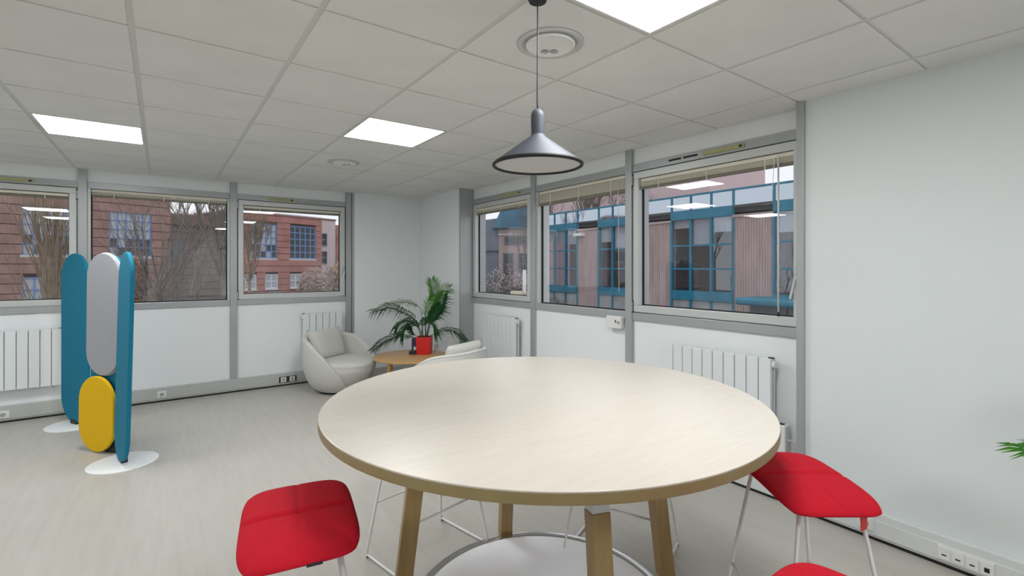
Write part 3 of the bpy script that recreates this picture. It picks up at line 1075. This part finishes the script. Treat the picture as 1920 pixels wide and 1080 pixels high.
t = thing('potted_palm', 'green palm with arching fronds in a red square planter on the coffee table', 'plant', (2.55, 5.30, 0.4255), -YAW)
pot = MB()
for s0, z in ((0.082, 0.0), (0.086, 0.20)):
    pass
pot.add([(-0.080, -0.080, 0), (0.080, -0.080, 0), (0.080, 0.080, 0), (-0.080, 0.080, 0),
         (-0.088, -0.088, 0.205), (0.088, -0.088, 0.205), (0.088, 0.088, 0.205), (-0.088, 0.088, 0.205),
         (-0.080, -0.080, 0.205), (0.080, -0.080, 0.205), (0.080, 0.080, 0.205), (-0.080, 0.080, 0.205),
         (-0.078, -0.078, 0.18), (0.078, -0.078, 0.18), (0.078, 0.078, 0.18), (-0.078, 0.078, 0.18)],
        [(3, 2, 1, 0), (0, 1, 5, 4), (1, 2, 6, 5), (2, 3, 7, 6), (3, 0, 4, 7), (4, 5, 9, 8), (5, 6, 10, 9), (6, 7, 11, 10), (7, 4, 8, 11),
         (8, 9, 13, 12), (9, 10, 14, 13), (10, 11, 15, 14), (11, 8, 12, 15), (12, 13, 14, 15)])
pot.build('planter', 'red_pot', t, bevel=0.004)
MB().box(-0.077, 0.077, -0.077, 0.077, 0.176, 0.190).build('soil', 'soil', t)
rng = random.Random(5)
FR = [([(-.02, .02, 0), (-.045, .04, .31), (-.11, .05, .39), (-.26, .06, .43), (-.49, .03, .405)], 'leaf_bright', .10, .42, .6),
      ([(-.03, -.02, 0), (-.10, -.06, .22), (-.23, -.10, .32), (-.37, -.13, .375), (-.57, -.15, .34)], 'leaf_dark', .16, .25, .75),
      ([(.01, 0, 0), (.01, .02, .31), (.08, .02, .43), (.17, .0, .56), (.31, -.03, .60)], 'leaf_bright', .13, .42, .1),
      ([(.02, .02, 0), (.09, .07, .35), (.105, .09, .54), (.07, .10, .70)], 'leaf_bright', .12, .45, .1),
      ([(.02, -.02, 0), (.03, -.03, .2), (.07, -.05, .36), (.13, -.06, .50)], 'leaf_bright', .12, .4, .15),
      ([(.02, -.01, 0), (.06, -.03, .18), (.13, -.05, .30), (.20, -.06, .40)], 'leaf_dark', .13, .3, .4),
      ([(.03, .01, 0), (.08, .03, .2), (.15, .05, .35), (.22, .06, .52)], 'leaf_dark', .16, .3, .5),
      ([(-.03, 0, 0), (-.14, -.03, .015), (-.30, -.05, .03), (-.45, -.06, -.02), (-.61, -.07, -.13)], 'leaf_dark', .13, .22, .5),
      ([(.03, .02, 0), (.12, .05, .05), (.24, .09, .085), (.36, .11, .06), (.48, .12, -.04)], 'leaf_dark', .13, .2, .6),
      ([(-.03, .02, 0), (-.12, .03, .03), (-.17, .03, .08), (-.21, .03, .13)], 'leaf_dark', .10, .3, .3),
      ([(0, -.03, 0), (-.02, -.06, .12), (.03, -.09, .21), (.11, -.12, .17), (.17, -.13, .06)], 'leaf_dark', .12, .3, .7),
      ([(0, -.02, 0), (-.05, -.07, .13), (-.12, -.10, .18), (-.20, -.13, .13), (-.25, -.14, .05)], 'leaf_dark', .13, .25, .7),
      ([(-.01, -.03, 0), (-.08, -.08, .16), (-.15, -.12, .22), (-.24, -.16, .20), (-.30, -.18, .14)], 'leaf_dark', .12, .2, .7)]
for pts, m, ll, stt, dr in FR:
    fr = frond(t, [(a, b, z + 0.185) for a, b, z in pts], m, ll * (1.35 if m == 'leaf_dark' else 1.25), rng, stt, 30 if m == 'leaf_dark' else 22, dr, 0.0115 if m == 'leaf_dark' else 0.008, 0.75 if dr < 0.55 and pts[-1][2] > 0.4 else 0.35)

t = thing('leaflet_holder', 'dark purple card standing in a small black tray beside the red planter', 'leaflet holder', (2.435, 5.36, 0.4255), -YAW)
MB().box(-0.045, 0.035, -0.045, 0.045, 0.0, 0.035).build('tray', 'black_rubber', t, bevel=0.002)
MB().box(-0.02, 0.03, -0.006, 0.006, 0.036, 0.19).build('card', 'purple_card', t, bevel=0.001)
MB().box(0.006, 0.026, -0.009, -0.0065, 0.045, 0.085).build('sticker', 'sign_white', t)
t = thing('grey_cylinder', 'slim grey tumbler right of the red planter', 'glass', (2.68, 5.24, 0.4255))  # narrow grey upright piece, its use left open
MB().lathe([(0.022, 0.0), (0.027, 0.10), (0.0255, 0.10), (0.021, 0.006)], 24).build('cylinder', 'plastic_grey', t, smooth=True, auto=40)
MB().lathe([(0.024, 0.0), (0.024, 0.004)], 24).build('foot', 'plastic_grey', t)

t = thing('floor_palm', 'green palm at the right edge, only a few leaflets in view', 'plant', (2.78, -0.12, 0))
MB().lathe([(0.13, 0), (0.16, 0.30), (0.165, 0.31), (0.15, 0.31), (0.145, 0.27)], 40).build('pot', 'base_white', t, smooth=True, auto=40)
MB().lathe([(0.14, 0.255), (0.14, 0.272)], 32).build('soil', 'soil', t)
rng = random.Random(3)
for pts in ([(0, 0, .27), (-.03, .10, .67), (-.07, .26, .78), (-.115, .475, .765)], [(0, 0, .27), (0.04, .02, .7), (.03, .12, 1.0), (.0, .25, 1.12)],
            [(0, 0, .27), (-.15, -.05, .6), (-.35, -.1, .7), (-.55, -.12, .6)], [(0, 0, .27), (.05, -.15, .7), (.06, -.35, .9), (.05, -.55, .85)]):
    frond(t, pts, 'leaf_bright', 0.18, rng, 0.35, 17, 0.22, 0.020)

# ------------------------------------------------------------------ OUTSIDE
ZG = -3.3
tag(MB().box(-60, 80, YL + 1.5, 110, ZG - 0.1, ZG).box(XP + 1.5, 80, -30, YL + 1.5, ZG - 0.1, ZG).build('ground', 'asphalt'),
    'dark asphalt ground outside the windows', None, None, 'structure')


def grid_window(t, x0, x1, z0, z1, nx, nz, fm, bar=0.05, pale=lambda i, j: False, y=0.0, sill=True):
    w_ = MB()
    w_.box(x0, x1, y + 0.02, y + 0.08, z0, z0 + bar).box(x0, x1, y + 0.02, y + 0.08, z1 - bar, z1)
    w_.box(x0, x0 + bar, y + 0.02, y + 0.08, z0, z1).box(x1 - bar, x1, y + 0.02, y + 0.08, z0, z1)
    for i in range(1, nx):
        x = x0 + (x1 - x0) * i / nx
        w_.box(x - bar / 2, x + bar / 2, y + 0.025, y + 0.08, z0, z1)
    for j in range(1, nz):
        z = z0 + (z1 - z0) * j / nz
        w_.box(x0, x1, y + 0.03, y + 0.08, z - bar / 2, z + bar / 2)
    f = w_.build('window', fm, t)
    for i in range(nx):
        for j in range(nz):
            a0, a1 = x0 + (x1 - x0) * i / nx, x0 + (x1 - x0) * (i + 1) / nx
            b0, b1 = z0 + (z1 - z0) * j / nz, z0 + (z1 - z0) * (j + 1) / nz
            MB().box(a0, a1, y + 0.075, y + 0.085, b0, b1).build('pane', 'pane_pale' if pale(i, j) else 'pane_dark', f)
    if sill:
        MB().box(x0 - 0.08, x1 + 0.08, y - 0.06, y + 0.1, z0 - 0.12, z0).build('window_sill', 'stone_sill', f)
    return f


def banded_wall(t, x0, x1, z0, z1, holes, brick, step=0.45, gap=0.035, rng=None):
    """Bands of brickwork with recessed joints, cut round the window openings; backing wall behind."""
    for k in range(int(math.ceil((z1 - z0) / step))):
        a, b = z0 + k * step + gap, min(z1, z0 + (k + 1) * step)
        cuts = sorted((h[0], h[1]) for h in holes if h[2] < b - 0.1 and h[3] > a + 0.1)
        xs = x0
        for c0, c1 in cuts + [(x1, x1)]:
            if c0 - xs > 0.05:
                MB().box(xs, c0, 0.0, 0.2, a, b).build('brick_band', brick, t)
            xs = max(xs, c1)
    MB().box(x0, x1, 0.16, 1.6, ZG, z1 - 0.02).build('core_wall', 'brick_joint', t)


FD = R(20.93)
# near brick building, left
t = thing('brick_building', 'near brown brick building with blue gridded windows, seen through the left windows', 'building', (0.407, 33.07, 0), FD)
H = [(-2.75, -0.905, 2.05, 4.37), (-5.95, -4.1, 2.05, 4.4), (-9.2, -7.35, 2.05, 4.4), (-5.95, -5.1, -0.15, 1.0), (-2.75, -1.9, -0.15, 1.0)]
banded_wall(t, -12, 0, -1.55, 6.6, H, 'brick_near')
for h in H[:3]:
    grid_window(t, *h, 5, 5, 'blue_frame', 0.05, lambda i, j: j >= 2 or (i * 7 + j * 3) % 5 == 0, y=0.05)
for h in H[3:]:
    grid_window(t, *h, 2, 2, 'blue_frame', 0.06, lambda i, j: True, y=0.05)
# red brick building
t = thing('brick_building', 'far red brick building with a five by five blue window grid, beside the pale wing', 'building', (10.212, 39.545, 0), FD)
H2 = [(-2.69, -0.53, 2.12, 4.55), (-5.65, -3.69, 2.12, 4.55), (-2.69, -1.74, -0.05, 0.98), (-4.58, -3.60, -0.05, 0.98), (-6.02, -5.17, -0.05, 0.98)]
banded_wall(t, -6.9, 0, -1.6, 5.30, H2, 'brick_far')
for q, h in enumerate(H2[:2]):
    grid_window(t, *h, 5, 5, 'blue_frame', 0.065, (lambda i, j: False) if q == 0 else (lambda i, j: j >= 2 or (i + j) % 3 == 0), y=0.06)
for h in H2[2:]:
    grid_window(t, *h, 2, 2, 'sign_white', 0.06, lambda i, j: True, y=0.06)
MB().box(-6.95, 0.0, -0.08, 6.0, 5.30, 5.38).build('coping', 'stone_sill', t)
aw = MB().box(-6.5, -3.6, -1.2, -0.1, -0.42, -0.30).build('blue_strip', 'strip_blue', t)  # light blue flat strip, kind of object left open
# pale wing with two windows and a brick pier
t = thing('pale_building', 'pale pink rendered wing with two stacked windows, right of the red brick building', 'building', (10.212, 39.545, 0), FD)
MB().box(0.03, 2.0, 1.0, 6, ZG, 5.35).build('wall', 'pale_render', t)
for z0, z1 in ((3.2, 4.25), (1.75, 2.8)):
    grid_window(t, 0.12, 1.15, z0, z1, 2, 2, 'plastic_grey', 0.05, lambda i, j: False, y=0.9, sill=False)
MB().box(0.02, 2.02, 0.9, 6, 5.35, 5.45).build('roof_edge', 'brown_roof', t)
MB().box(2.02, 3.6, 0.95, 6, ZG, 5.0).build('brick_pier', 'brick_far', t)
# low wing
t = thing('low_building', 'long low grey brown building behind the bare trees, left of the red brick one', 'building', (10.212, 39.545, 0), FD)
for k in range(14):
    MB().box(-10.9, -6.95, 0.45, 0.6, -2.2 + k * 0.45 + 0.03, -2.2 + (k + 1) * 0.45).build('brick_band', 'grey_wall', t)
MB().box(-10.9, -6.95, 0.55, 6, ZG, 4.1).build('core_wall', 'brick_joint', t)
MB().box(-10.9, -6.95, 0.2, 6, 4.1, 4.78).build('roof_fascia', 'brown_roof', t)
MB().box(-10.2, -9.7, 0.35, 0.46, 1.9, 3.2).build('wall_box', 'grey_blue', t)  # plain grey box on the wall front

# ---- curtain-wall building to the right
t = thing('office_building', 'low office building with teal window frames and pink ribbed piers, through the right windows', 'building', (18.0, 0, 0))
t['label'] = 'low office building with teal window frames and pink ribbed piers outside the right windows'
PER, PW = 4.345, 1.545
piers = [8.58 + PER * k for k in range(-2, 4)]      # start of each pier
yend = 22.9
y_start = -0.2
MB().box(0.3, 9.0, y_start, yend, ZG, 0.0).build('base_wall', 'concrete_panel', t)
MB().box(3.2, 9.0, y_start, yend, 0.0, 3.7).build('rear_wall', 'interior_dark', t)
MB().box(0.25, 9.0, y_start, yend, 3.62, 3.82).build('roof_slab', 'roof_dark', t)
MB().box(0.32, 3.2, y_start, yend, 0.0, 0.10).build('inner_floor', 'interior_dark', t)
for p in piers:
    a, b = p, min(p + PW, yend)
    if a > yend:
        continue
    pr = MB().box(0.0, 0.3, a, b, ZG, 3.46).build('pier', 'pier_pink', t)
    n = int((b - a) / 0.10)
    for k in range(n):
        y = a + (k + 0.5) * (b - a) / n
        MB().box(-0.022, 0.0, y - 0.03, y + 0.03, ZG, 3.40).build('rib', 'pier_pink', pr)
    MB().box(-0.08, 0.3, a, b, 3.40, 3.50).build('pier_cap', 'pier_pink', pr)
    # bay after this pier
    c, d = b, min(p + PER, yend)
    if d - c < 0.5:
        continue
    nm = 3
    f = MB()
    for k in range(nm + 1):
        y = c + (d - c) * k / nm
        f.box(-0.06, 0.08, y - 0.045, y + 0.045, ZG, 3.5)
    for z in (2.38, 1.40):
        f.box(-0.03, 0.06, c, d, z - 0.035, z + 0.035)
    fr = f.build('bay_frame', 'teal_frame', t)
    MB().box(-0.10, 0.10, c, d, 0.10, 0.48).build('sill_spandrel', 'teal_frame', fr)
    MB().box(-0.10, 0.10, c, d, 3.48, 3.86).build('head_spandrel', 'teal_frame', fr)
    rr = random.Random(int(p * 10))
    for k in range(nm):
        y0, y1 = c + (d - c) * k / nm, c + (d - c) * (k + 1) / nm
        for z0, z1 in ((0.48, 1.40), (1.40, 2.38), (2.38, 3.48)):
            MB().box(0.0, 0.012, y0 + 0.04, y1 - 0.04, z0, z1).build('pane', 'far_glass', fr)
        dr = rr.choice((0.35, 0.6, 0.75, 0.3, 1.1))
        MB().box(0.12, 0.13, y0 + 0.05, y1 - 0.05, 3.48 - dr, 3.48).build('roller_blind', 'roller_blind', fr)
        MB().box(0.0, 0.02, y0 + 0.04, y1 - 0.04, -1.2, 0.10).build('lower_panel', 'concrete_panel', fr)
# parapet glazing band
ys = [y_start]
for p in piers:
    for y in (p, p + PW, p + PW + (PER - PW) / 3, p + PW + 2 * (PER - PW) / 3):
        if ys[-1] + 0.3 < y < yend:
            ys.append(y)
ys.append(yend)
for a, b in zip(ys, ys[1:]):
    MB().box(0.0, 0.02, a + 0.03, b - 0.03, 3.88, 4.46).build('parapet_pane', 'pane_sky', t)
    MB().box(-0.04, 0.06, a - 0.035, a + 0.035, 3.84, 4.5).build('parapet_mullion', 'teal_frame', t)
MB().box(-0.05, 0.08, y_start, yend, 4.46, 4.53).build('parapet_rail', 'teal_frame', t)
MB().box(-0.02, 0.06, y_start, yend, 3.80, 3.88).build('parapet_base', 'roof_dark', t)
lm = MB().box(-0.32, 0.0, 18.25, 18.85, 3.10, 3.26).build('wall_lamp', 'white_lamp', t, bevel=0.03)
cn = MB().box(-1.6, -0.1, 5.6, 9.2, 0.14, 0.40).build('entrance_canopy', 'teal_frame', t, bevel=0.1, seg=4)
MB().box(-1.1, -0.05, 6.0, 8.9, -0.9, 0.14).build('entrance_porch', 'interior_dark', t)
# dark office chair behind the glass
t = thing('office_chair', 'dark office chair behind the glass of the teal framed building', 'chair', (18.75, 12.45, 0.10), R(200))
MB().box(-0.28, 0.28, -0.28, 0.28, 0.42, 0.52).build('seat', 'black_rubber', t, bevel=0.05)
MB().box(-0.30, -0.20, -0.30, 0.30, 0.62, 1.42).build('backrest', 'black_rubber', t, bevel=0.09, seg=3)
MB().tube([(0, 0, 0.08), (0, 0, 0.42)], 0.03, 10).build('column', 'black_rubber', t)
for k in range(5):
    a = 2 * PI * k / 5
    MB().bar((0, 0, 0.1), (0.30 * math.cos(a), 0.30 * math.sin(a), 0.05), 0.05).build('foot', 'black_rubber', t)
# pink block behind
t = thing('pink_building', 'tall plain pink building rising behind the teal framed offices', 'building', (32.0, 0, 0))
MB().box(0, 8, 19.8, 40, ZG, 10.5).build('wall', 'pink_render', t)
MB().box(-0.1, 8, 19.7, 40, 10.5, 10.7).build('roof_edge', 'pale_render', t)
MB().box(-0.5, 2, 17.2, 19.6, 4.2, 6.15).build('plant_room', 'grey_blue', t, bevel=0.3, seg=3)
# blue-roofed building behind the trees in the corner window
t = thing('blue_roofed_building', 'distant building with a slate blue roof behind pale trees, through the corner window', 'building', (21.5, 32.0, 0), R(-36))
MB().box(-2.6, 0.34, 0, 8, ZG, 2.8).build('wall', 'grey_blue', t)
MB().box(0.35, 3.0, -0.3, 8, ZG, 4.6).build('front_wall', 'pier_pink', t)
MB().prism([(-0.1, 4.55), (3.3, 4.55), (3.3, 7.4), (0.75, 6.5)], -0.7, 8).build('mansard_roof', 'slate_blue', t)
MB().prism([(-3.0, 2.8), (0.5, 2.8), (0.5, 5.4), (-1.0, 5.2), (-3.0, 5.0)], -0.2, 8).build('side_roof', 'grey_blue', t)
for x in (0.7, 1.9):
    grid_window(t, x, x + 0.8, 0.9, 2.6, 2, 2, 'grey_blue', 0.06, lambda i, j: False, y=-0.42, sill=False)
grid_window(t, 0.8, 2.6, 3.3, 3.9, 4, 1, 'grey_blue', 0.06, lambda i, j: False, y=-0.42, sill=False)
MB().box(0.3, 3.0, -0.4, -0.3, 4.0, 4.1).build('string_course', 'stone_sill', t)


# ---- trees and shrubs
def branches(mb, p, d, L, r, depth, rng, spread=0.5, up=0.15, kids=(2, 4), shrink=0.68, minr=0.004):
    n = 3
    pts, rs = [p], [r]
    q, dd = p.copy(), d.copy()
    for k in range(n):
        dd = (dd + Vector((rng.uniform(-1, 1), rng.uniform(-1, 1), rng.uniform(-0.6, 1))) * 0.13 + Vector((0, 0, up * 0.3))).normalized()
        q = q + dd * L / n
        pts.append(q.copy())
        rs.append(max(minr, r * (1 - 0.45 * (k + 1) / n)))
    mb.tube(pts, rs, 5 if r > 0.04 else 3, cap=False)
    if depth == 0:
        return
    for k in range(rng.randint(*kids)):
        f = rng.uniform(0.35, 1.0)
        i = min(int(f * n), n - 1)
        b = pts[i].lerp(pts[i + 1], f * n - i)
        e = (dd + Vector((rng.uniform(-1, 1), rng.uniform(-1, 1), rng.uniform(-0.5, 0.9))) * spread * 1.6 + Vector((0, 0, up))).normalized()
        branches(mb, b, e, L * rng.uniform(0.55, 0.85), max(minr, rs[i] * shrink), depth - 1, rng, spread, up, kids, shrink, minr)


def bare_tree(label, loc, zt, r, m, seed, n_main=5, L=1.6, depth=4, spread=0.5, up=0.2, kids=(2, 4), group='bare trees outside', lean=(0, 0), minr=0.006, blossom=None):
    rng = random.Random(seed)
    t = thing('bare_tree', label, 'tree', (loc[0], loc[1], ZG), 0, group)
    top = Vector((lean[0], lean[1], zt - ZG))
    MB().tube([(0, 0, 0), (lean[0] * 0.3 + rng.uniform(-.05, .05), lean[1] * 0.3, (zt - ZG) * 0.5), top], [r * 1.2, r, r * 0.85], 10).build('trunk', m, t, smooth=True)
    mb = MB()
    for k in range(n_main):
        a = 2 * PI * (k + rng.random() * 0.7) / n_main
        d = Vector((math.cos(a) * spread, math.sin(a) * spread, 1.0)).normalized()
        st = top - Vector((0, 0, rng.uniform(0, 0.25) * (zt - ZG) * 0.5))
        branches(mb, st, d, L * rng.uniform(0.8, 1.15), r * 0.5, depth, rng, spread, up, kids, 0.66, minr)
    tag(mb.build('branches', m, t), kind='stuff')
    if blossom:
        cnt, size = blossom
        pm = MB()
        vs = mb.v
        for k in range(cnt):
            c = Vector(vs[rng.randrange(len(vs) // 3, len(vs))]) + Vector((rng.uniform(-.1, .1), rng.uniform(-.1, .1), rng.uniform(-.1, .1)))
            s = size * rng.uniform(0.6, 1.3)
            u = Vector((rng.uniform(-1, 1), rng.uniform(-1, 1), rng.uniform(-1, 1))).normalized() * s
            v = u.orthogonal().normalized() * s
            pm.add([c - u, c + v, c + u, c - v], [(0, 1, 2, 3)])
        tag(pm.build('blossom', 'blossom', t), kind='stuff')
    return t


def shoots(label, loc, zt, r, m, seed, n=90, L=2.0, name='pollarded_tree'):
    """A pollard: thick trunk with a dense mop of upright shoots."""
    rng = random.Random(seed)
    t = thing(name, label, 'tree', (loc[0], loc[1], ZG), 0, 'bare trees outside')
    MB().tube([(0, 0, 0), (0.05, 0, (zt - ZG) * 0.5), (0, 0, zt - ZG), (0.02, 0, zt - ZG + 0.25)], [r * 1.1, r * 0.9, r * 1.25, r * 0.6], 12).build('trunk', m, t, smooth=True)
    mb = MB()
    for k in range(n):
        a = rng.uniform(0, 2 * PI)
        z = zt - ZG - rng.random() ** 2 * 2.6
        p = Vector((r * math.cos(a), r * math.sin(a), z))
        d = Vector((math.cos(a) * rng.uniform(0.05, 0.5), math.sin(a) * rng.uniform(0.05, 0.5), 1)).normalized()
        branches(mb, p, d, L * rng.uniform(0.35, 1.0), 0.016, 1, rng, 0.25, 0.4, (1, 3), 0.6, 0.005)
    tag(mb.build('branches', m, t), kind='stuff')
    return t


def shrub(label, loc, zc, size, m, seed, n=600, leaf=0.12, name='shrub', twigs='bark', group=None):
    rng = random.Random(seed)
    t = thing(name, label, 'shrub', (loc[0], loc[1], ZG), 0, group)
    tw = MB()
    for k in range(14):
        d = Vector((rng.uniform(-1, 1) * size[0], rng.uniform(-1, 1) * size[1], zc - ZG + rng.uniform(0, 0.7) * size[2]))
        tw.tube([(0, 0, 0), tuple(d * 0.5 + Vector((0, 0, 0.2))), tuple(d)], [0.05, 0.03, 0.008], 4, cap=False)
    tag(tw.build('twigs', twigs, t), kind='stuff')
    lf = MB()
    for k in range(n):
        while True:
            v = Vector((rng.uniform(-1, 1), rng.uniform(-1, 1), rng.uniform(-1, 1)))
            if v.length < 1:
                break
        c = Vector((v.x * size[0], v.y * size[1], v.z * size[2] + zc - ZG))
        u = Vector((rng.uniform(-1, 1), rng.uniform(-1, 1), rng.uniform(-1, 1))).normalized() * leaf * rng.uniform(0.5, 1.2)
        w2 = u.orthogonal().normalized() * leaf * 0.35
        lf.add([c - u, c + w2, c + u, c - w2], [(0, 1, 2, 3)])
    tag(lf.build('foliage', m, t), kind='stuff')
    return t


shoots('thick tan pollarded tree with upright shoots outside the far left window', (-2.236, 16.45), 2.0, 0.16, 'bark_tan', 1, 110, 2.0)
shoots('brown pollarded trunk with thin shoots just right of the folding screen', (-0.25, 17.6), 0.6, 0.16, 'bark', 2, 34, 2.4)
bare_tree('bare tree with a dense fan of twigs right of the screen', (0.05, 18.4), 0.6, 0.10, 'bark', 21, 5, 2.0, 3, 0.6, 0.2, (2, 4))
bare_tree('slim dark trunked tree in the middle of the left fixed window', (1.05, 21.2), 2.6, 0.09, 'bark', 4, 5, 1.5, 3, 0.6, 0.2)
bare_tree('bare tree with tall upright twigs beside the second grey post', (1.52, 17.2), 1.2, 0.09, 'bark', 6, 7, 1.8, 3, 0.35, 0.5)
bare_tree('pale twiggy tree in front of the red brick building at its left', (2.95, 22.6), 1.2, 0.07, 'bark_tan', 7, 6, 1.5, 4, 0.4, 0.4)
bare_tree('small bare tree spreading low over the left fixed window', (0.45, 16.2), -0.2, 0.06, 'bark', 8, 5, 1.4, 3, 0.7, 0.15)
shrub('rust orange shrub beside the teal folding screen, outside', (-0.82, 20.6), 0.4, (0.35, 0.3, 1.6), 'rust_leaf', 9, 500, 0.10)
shrub('pale leafless bush in front of the red brick building', (5.5, 22.6), 0.35, (0.75, 0.6, 1.15), 'bark_pale', 10, 2200, 0.09, twigs='bark_pale')
shrub('tall pale bush at the right side of the red brick building', (6.9, 24.0), 0.5, (0.75, 0.6, 1.25), 'bark_pale', 11, 1900, 0.09, twigs='bark_pale')
shrub('yellow orange shrub at the right edge of the left sash window', (7.75, 27.0), 0.9, (0.28, 0.3, 0.75), 'yellow_leaf', 12, 500, 0.10)
shrub('low dark hedge beneath the red brick building', (5.2, 25.6), -0.5, (2.6, 0.4, 0.4), 'hedge', 13, 1500, 0.12, name='hedge')
bare_tree('bare tree rising behind the teal framed offices at left', (25.5, 30.5), 4.6, 0.14, 'bark', 14, 7, 2.0, 4, 0.5, 0.2)
bare_tree('bare tree rising behind the teal framed offices in the middle', (24.5, 24.5), 4.4, 0.14, 'bark', 15, 7, 2.0, 4, 0.5, 0.2)
bare_tree('bare tree rising behind the teal framed offices at right', (24.0, 20.6), 4.2, 0.13, 'bark', 16, 6, 1.8, 4, 0.5, 0.2)
bare_tree('white blossoming tree left in the corner window', (13.0, 19.5), -0.9, 0.10, 'bark', 17, 7, 1.1, 4, 0.7, 0.1, blossom=(1500, 0.035))
bare_tree('white blossoming tree beside the post of the corner window', (14.4, 18.6), -0.9, 0.10, 'bark', 18, 7, 1.2, 4, 0.6, 0.15, blossom=(1500, 0.035))
bare_tree('tall thin dark tree against the blue roofed building', (16.6, 20.9), 1.0, 0.09, 'bark', 19, 6, 1.7, 4, 0.4, 0.35)
shrub('long dark hedge behind the cream air conditioning unit', (11.6, 16.5), -0.25, (3.6, 0.5, 0.55), 'hedge', 20, 2600, 0.12, name='hedge')

# blue sign
t = thing('road_sign', 'blue violet sign with a white arrow, low before the red brick building', 'sign', (4.40, 26.2, -0.15), FD)
MB().box(-0.32, 0.32, 0, 0.04, -0.02, 0.32).build('board', 'sign_blue', t)
fr = MB()
fr.box(-0.34, 0.34, -0.01, 0.05, -0.05, -0.02).box(-0.34, 0.34, -0.01, 0.05, 0.32, 0.35).box(-0.35, -0.32, -0.01, 0.05, -0.05, 0.35).box(0.32, 0.35, -0.01, 0.05, -0.05, 0.35)
fr.build('border', 'sign_white', t)
ar = MB()
ar.add([(-0.12, -0.008, 0.02), (-0.05, -0.008, 0.0), (0.10, -0.008, 0.2), (0.14, -0.008, 0.16), (0.16, -0.008, 0.3), (0.0, -0.008, 0.26), (0.05, -0.008, 0.22)], [(0, 1, 2, 6), (6, 2, 3, 4, 5)])
ar.build('arrow', 'sign_white', t)
MB().tube([(-0.2, 0.07, ZG + 0.15), (-0.2, 0.07, 0.3)], 0.03, 8).build('post', 'plastic_grey', t)
# air conditioning unit
t = thing('air_conditioner', 'cream louvred air conditioning unit outside the corner window', 'air conditioner', (5.40, 7.25, 0.66), R(-36))
MB().box(-0.14, 0.10, 0.0, 0.35, 0.0, 0.34).build('case', 'unit_cream', t, bevel=0.02)
for k in range(5):
    MB().box(-0.115, 0.075, -0.012, 0.0, 0.05 + 0.052 * k, 0.072 + 0.052 * k).build('louvre', 'unit_cream', t)
MB().box(-0.10, 0.32, 0.36, 0.40, 0.22, 0.33).build('pipe_cover', 'unit_cream', t)
MB().tube([(0.13, 0.3, 0.3), (0.13, 0.3, 0.75)], 0.035, 8).build('pipe', 'plastic_white', t)
MB().box(-0.2, 1.2, 0.0, 0.6, ZG - 0.66, -0.002).build('plinth', 'asphalt', t)
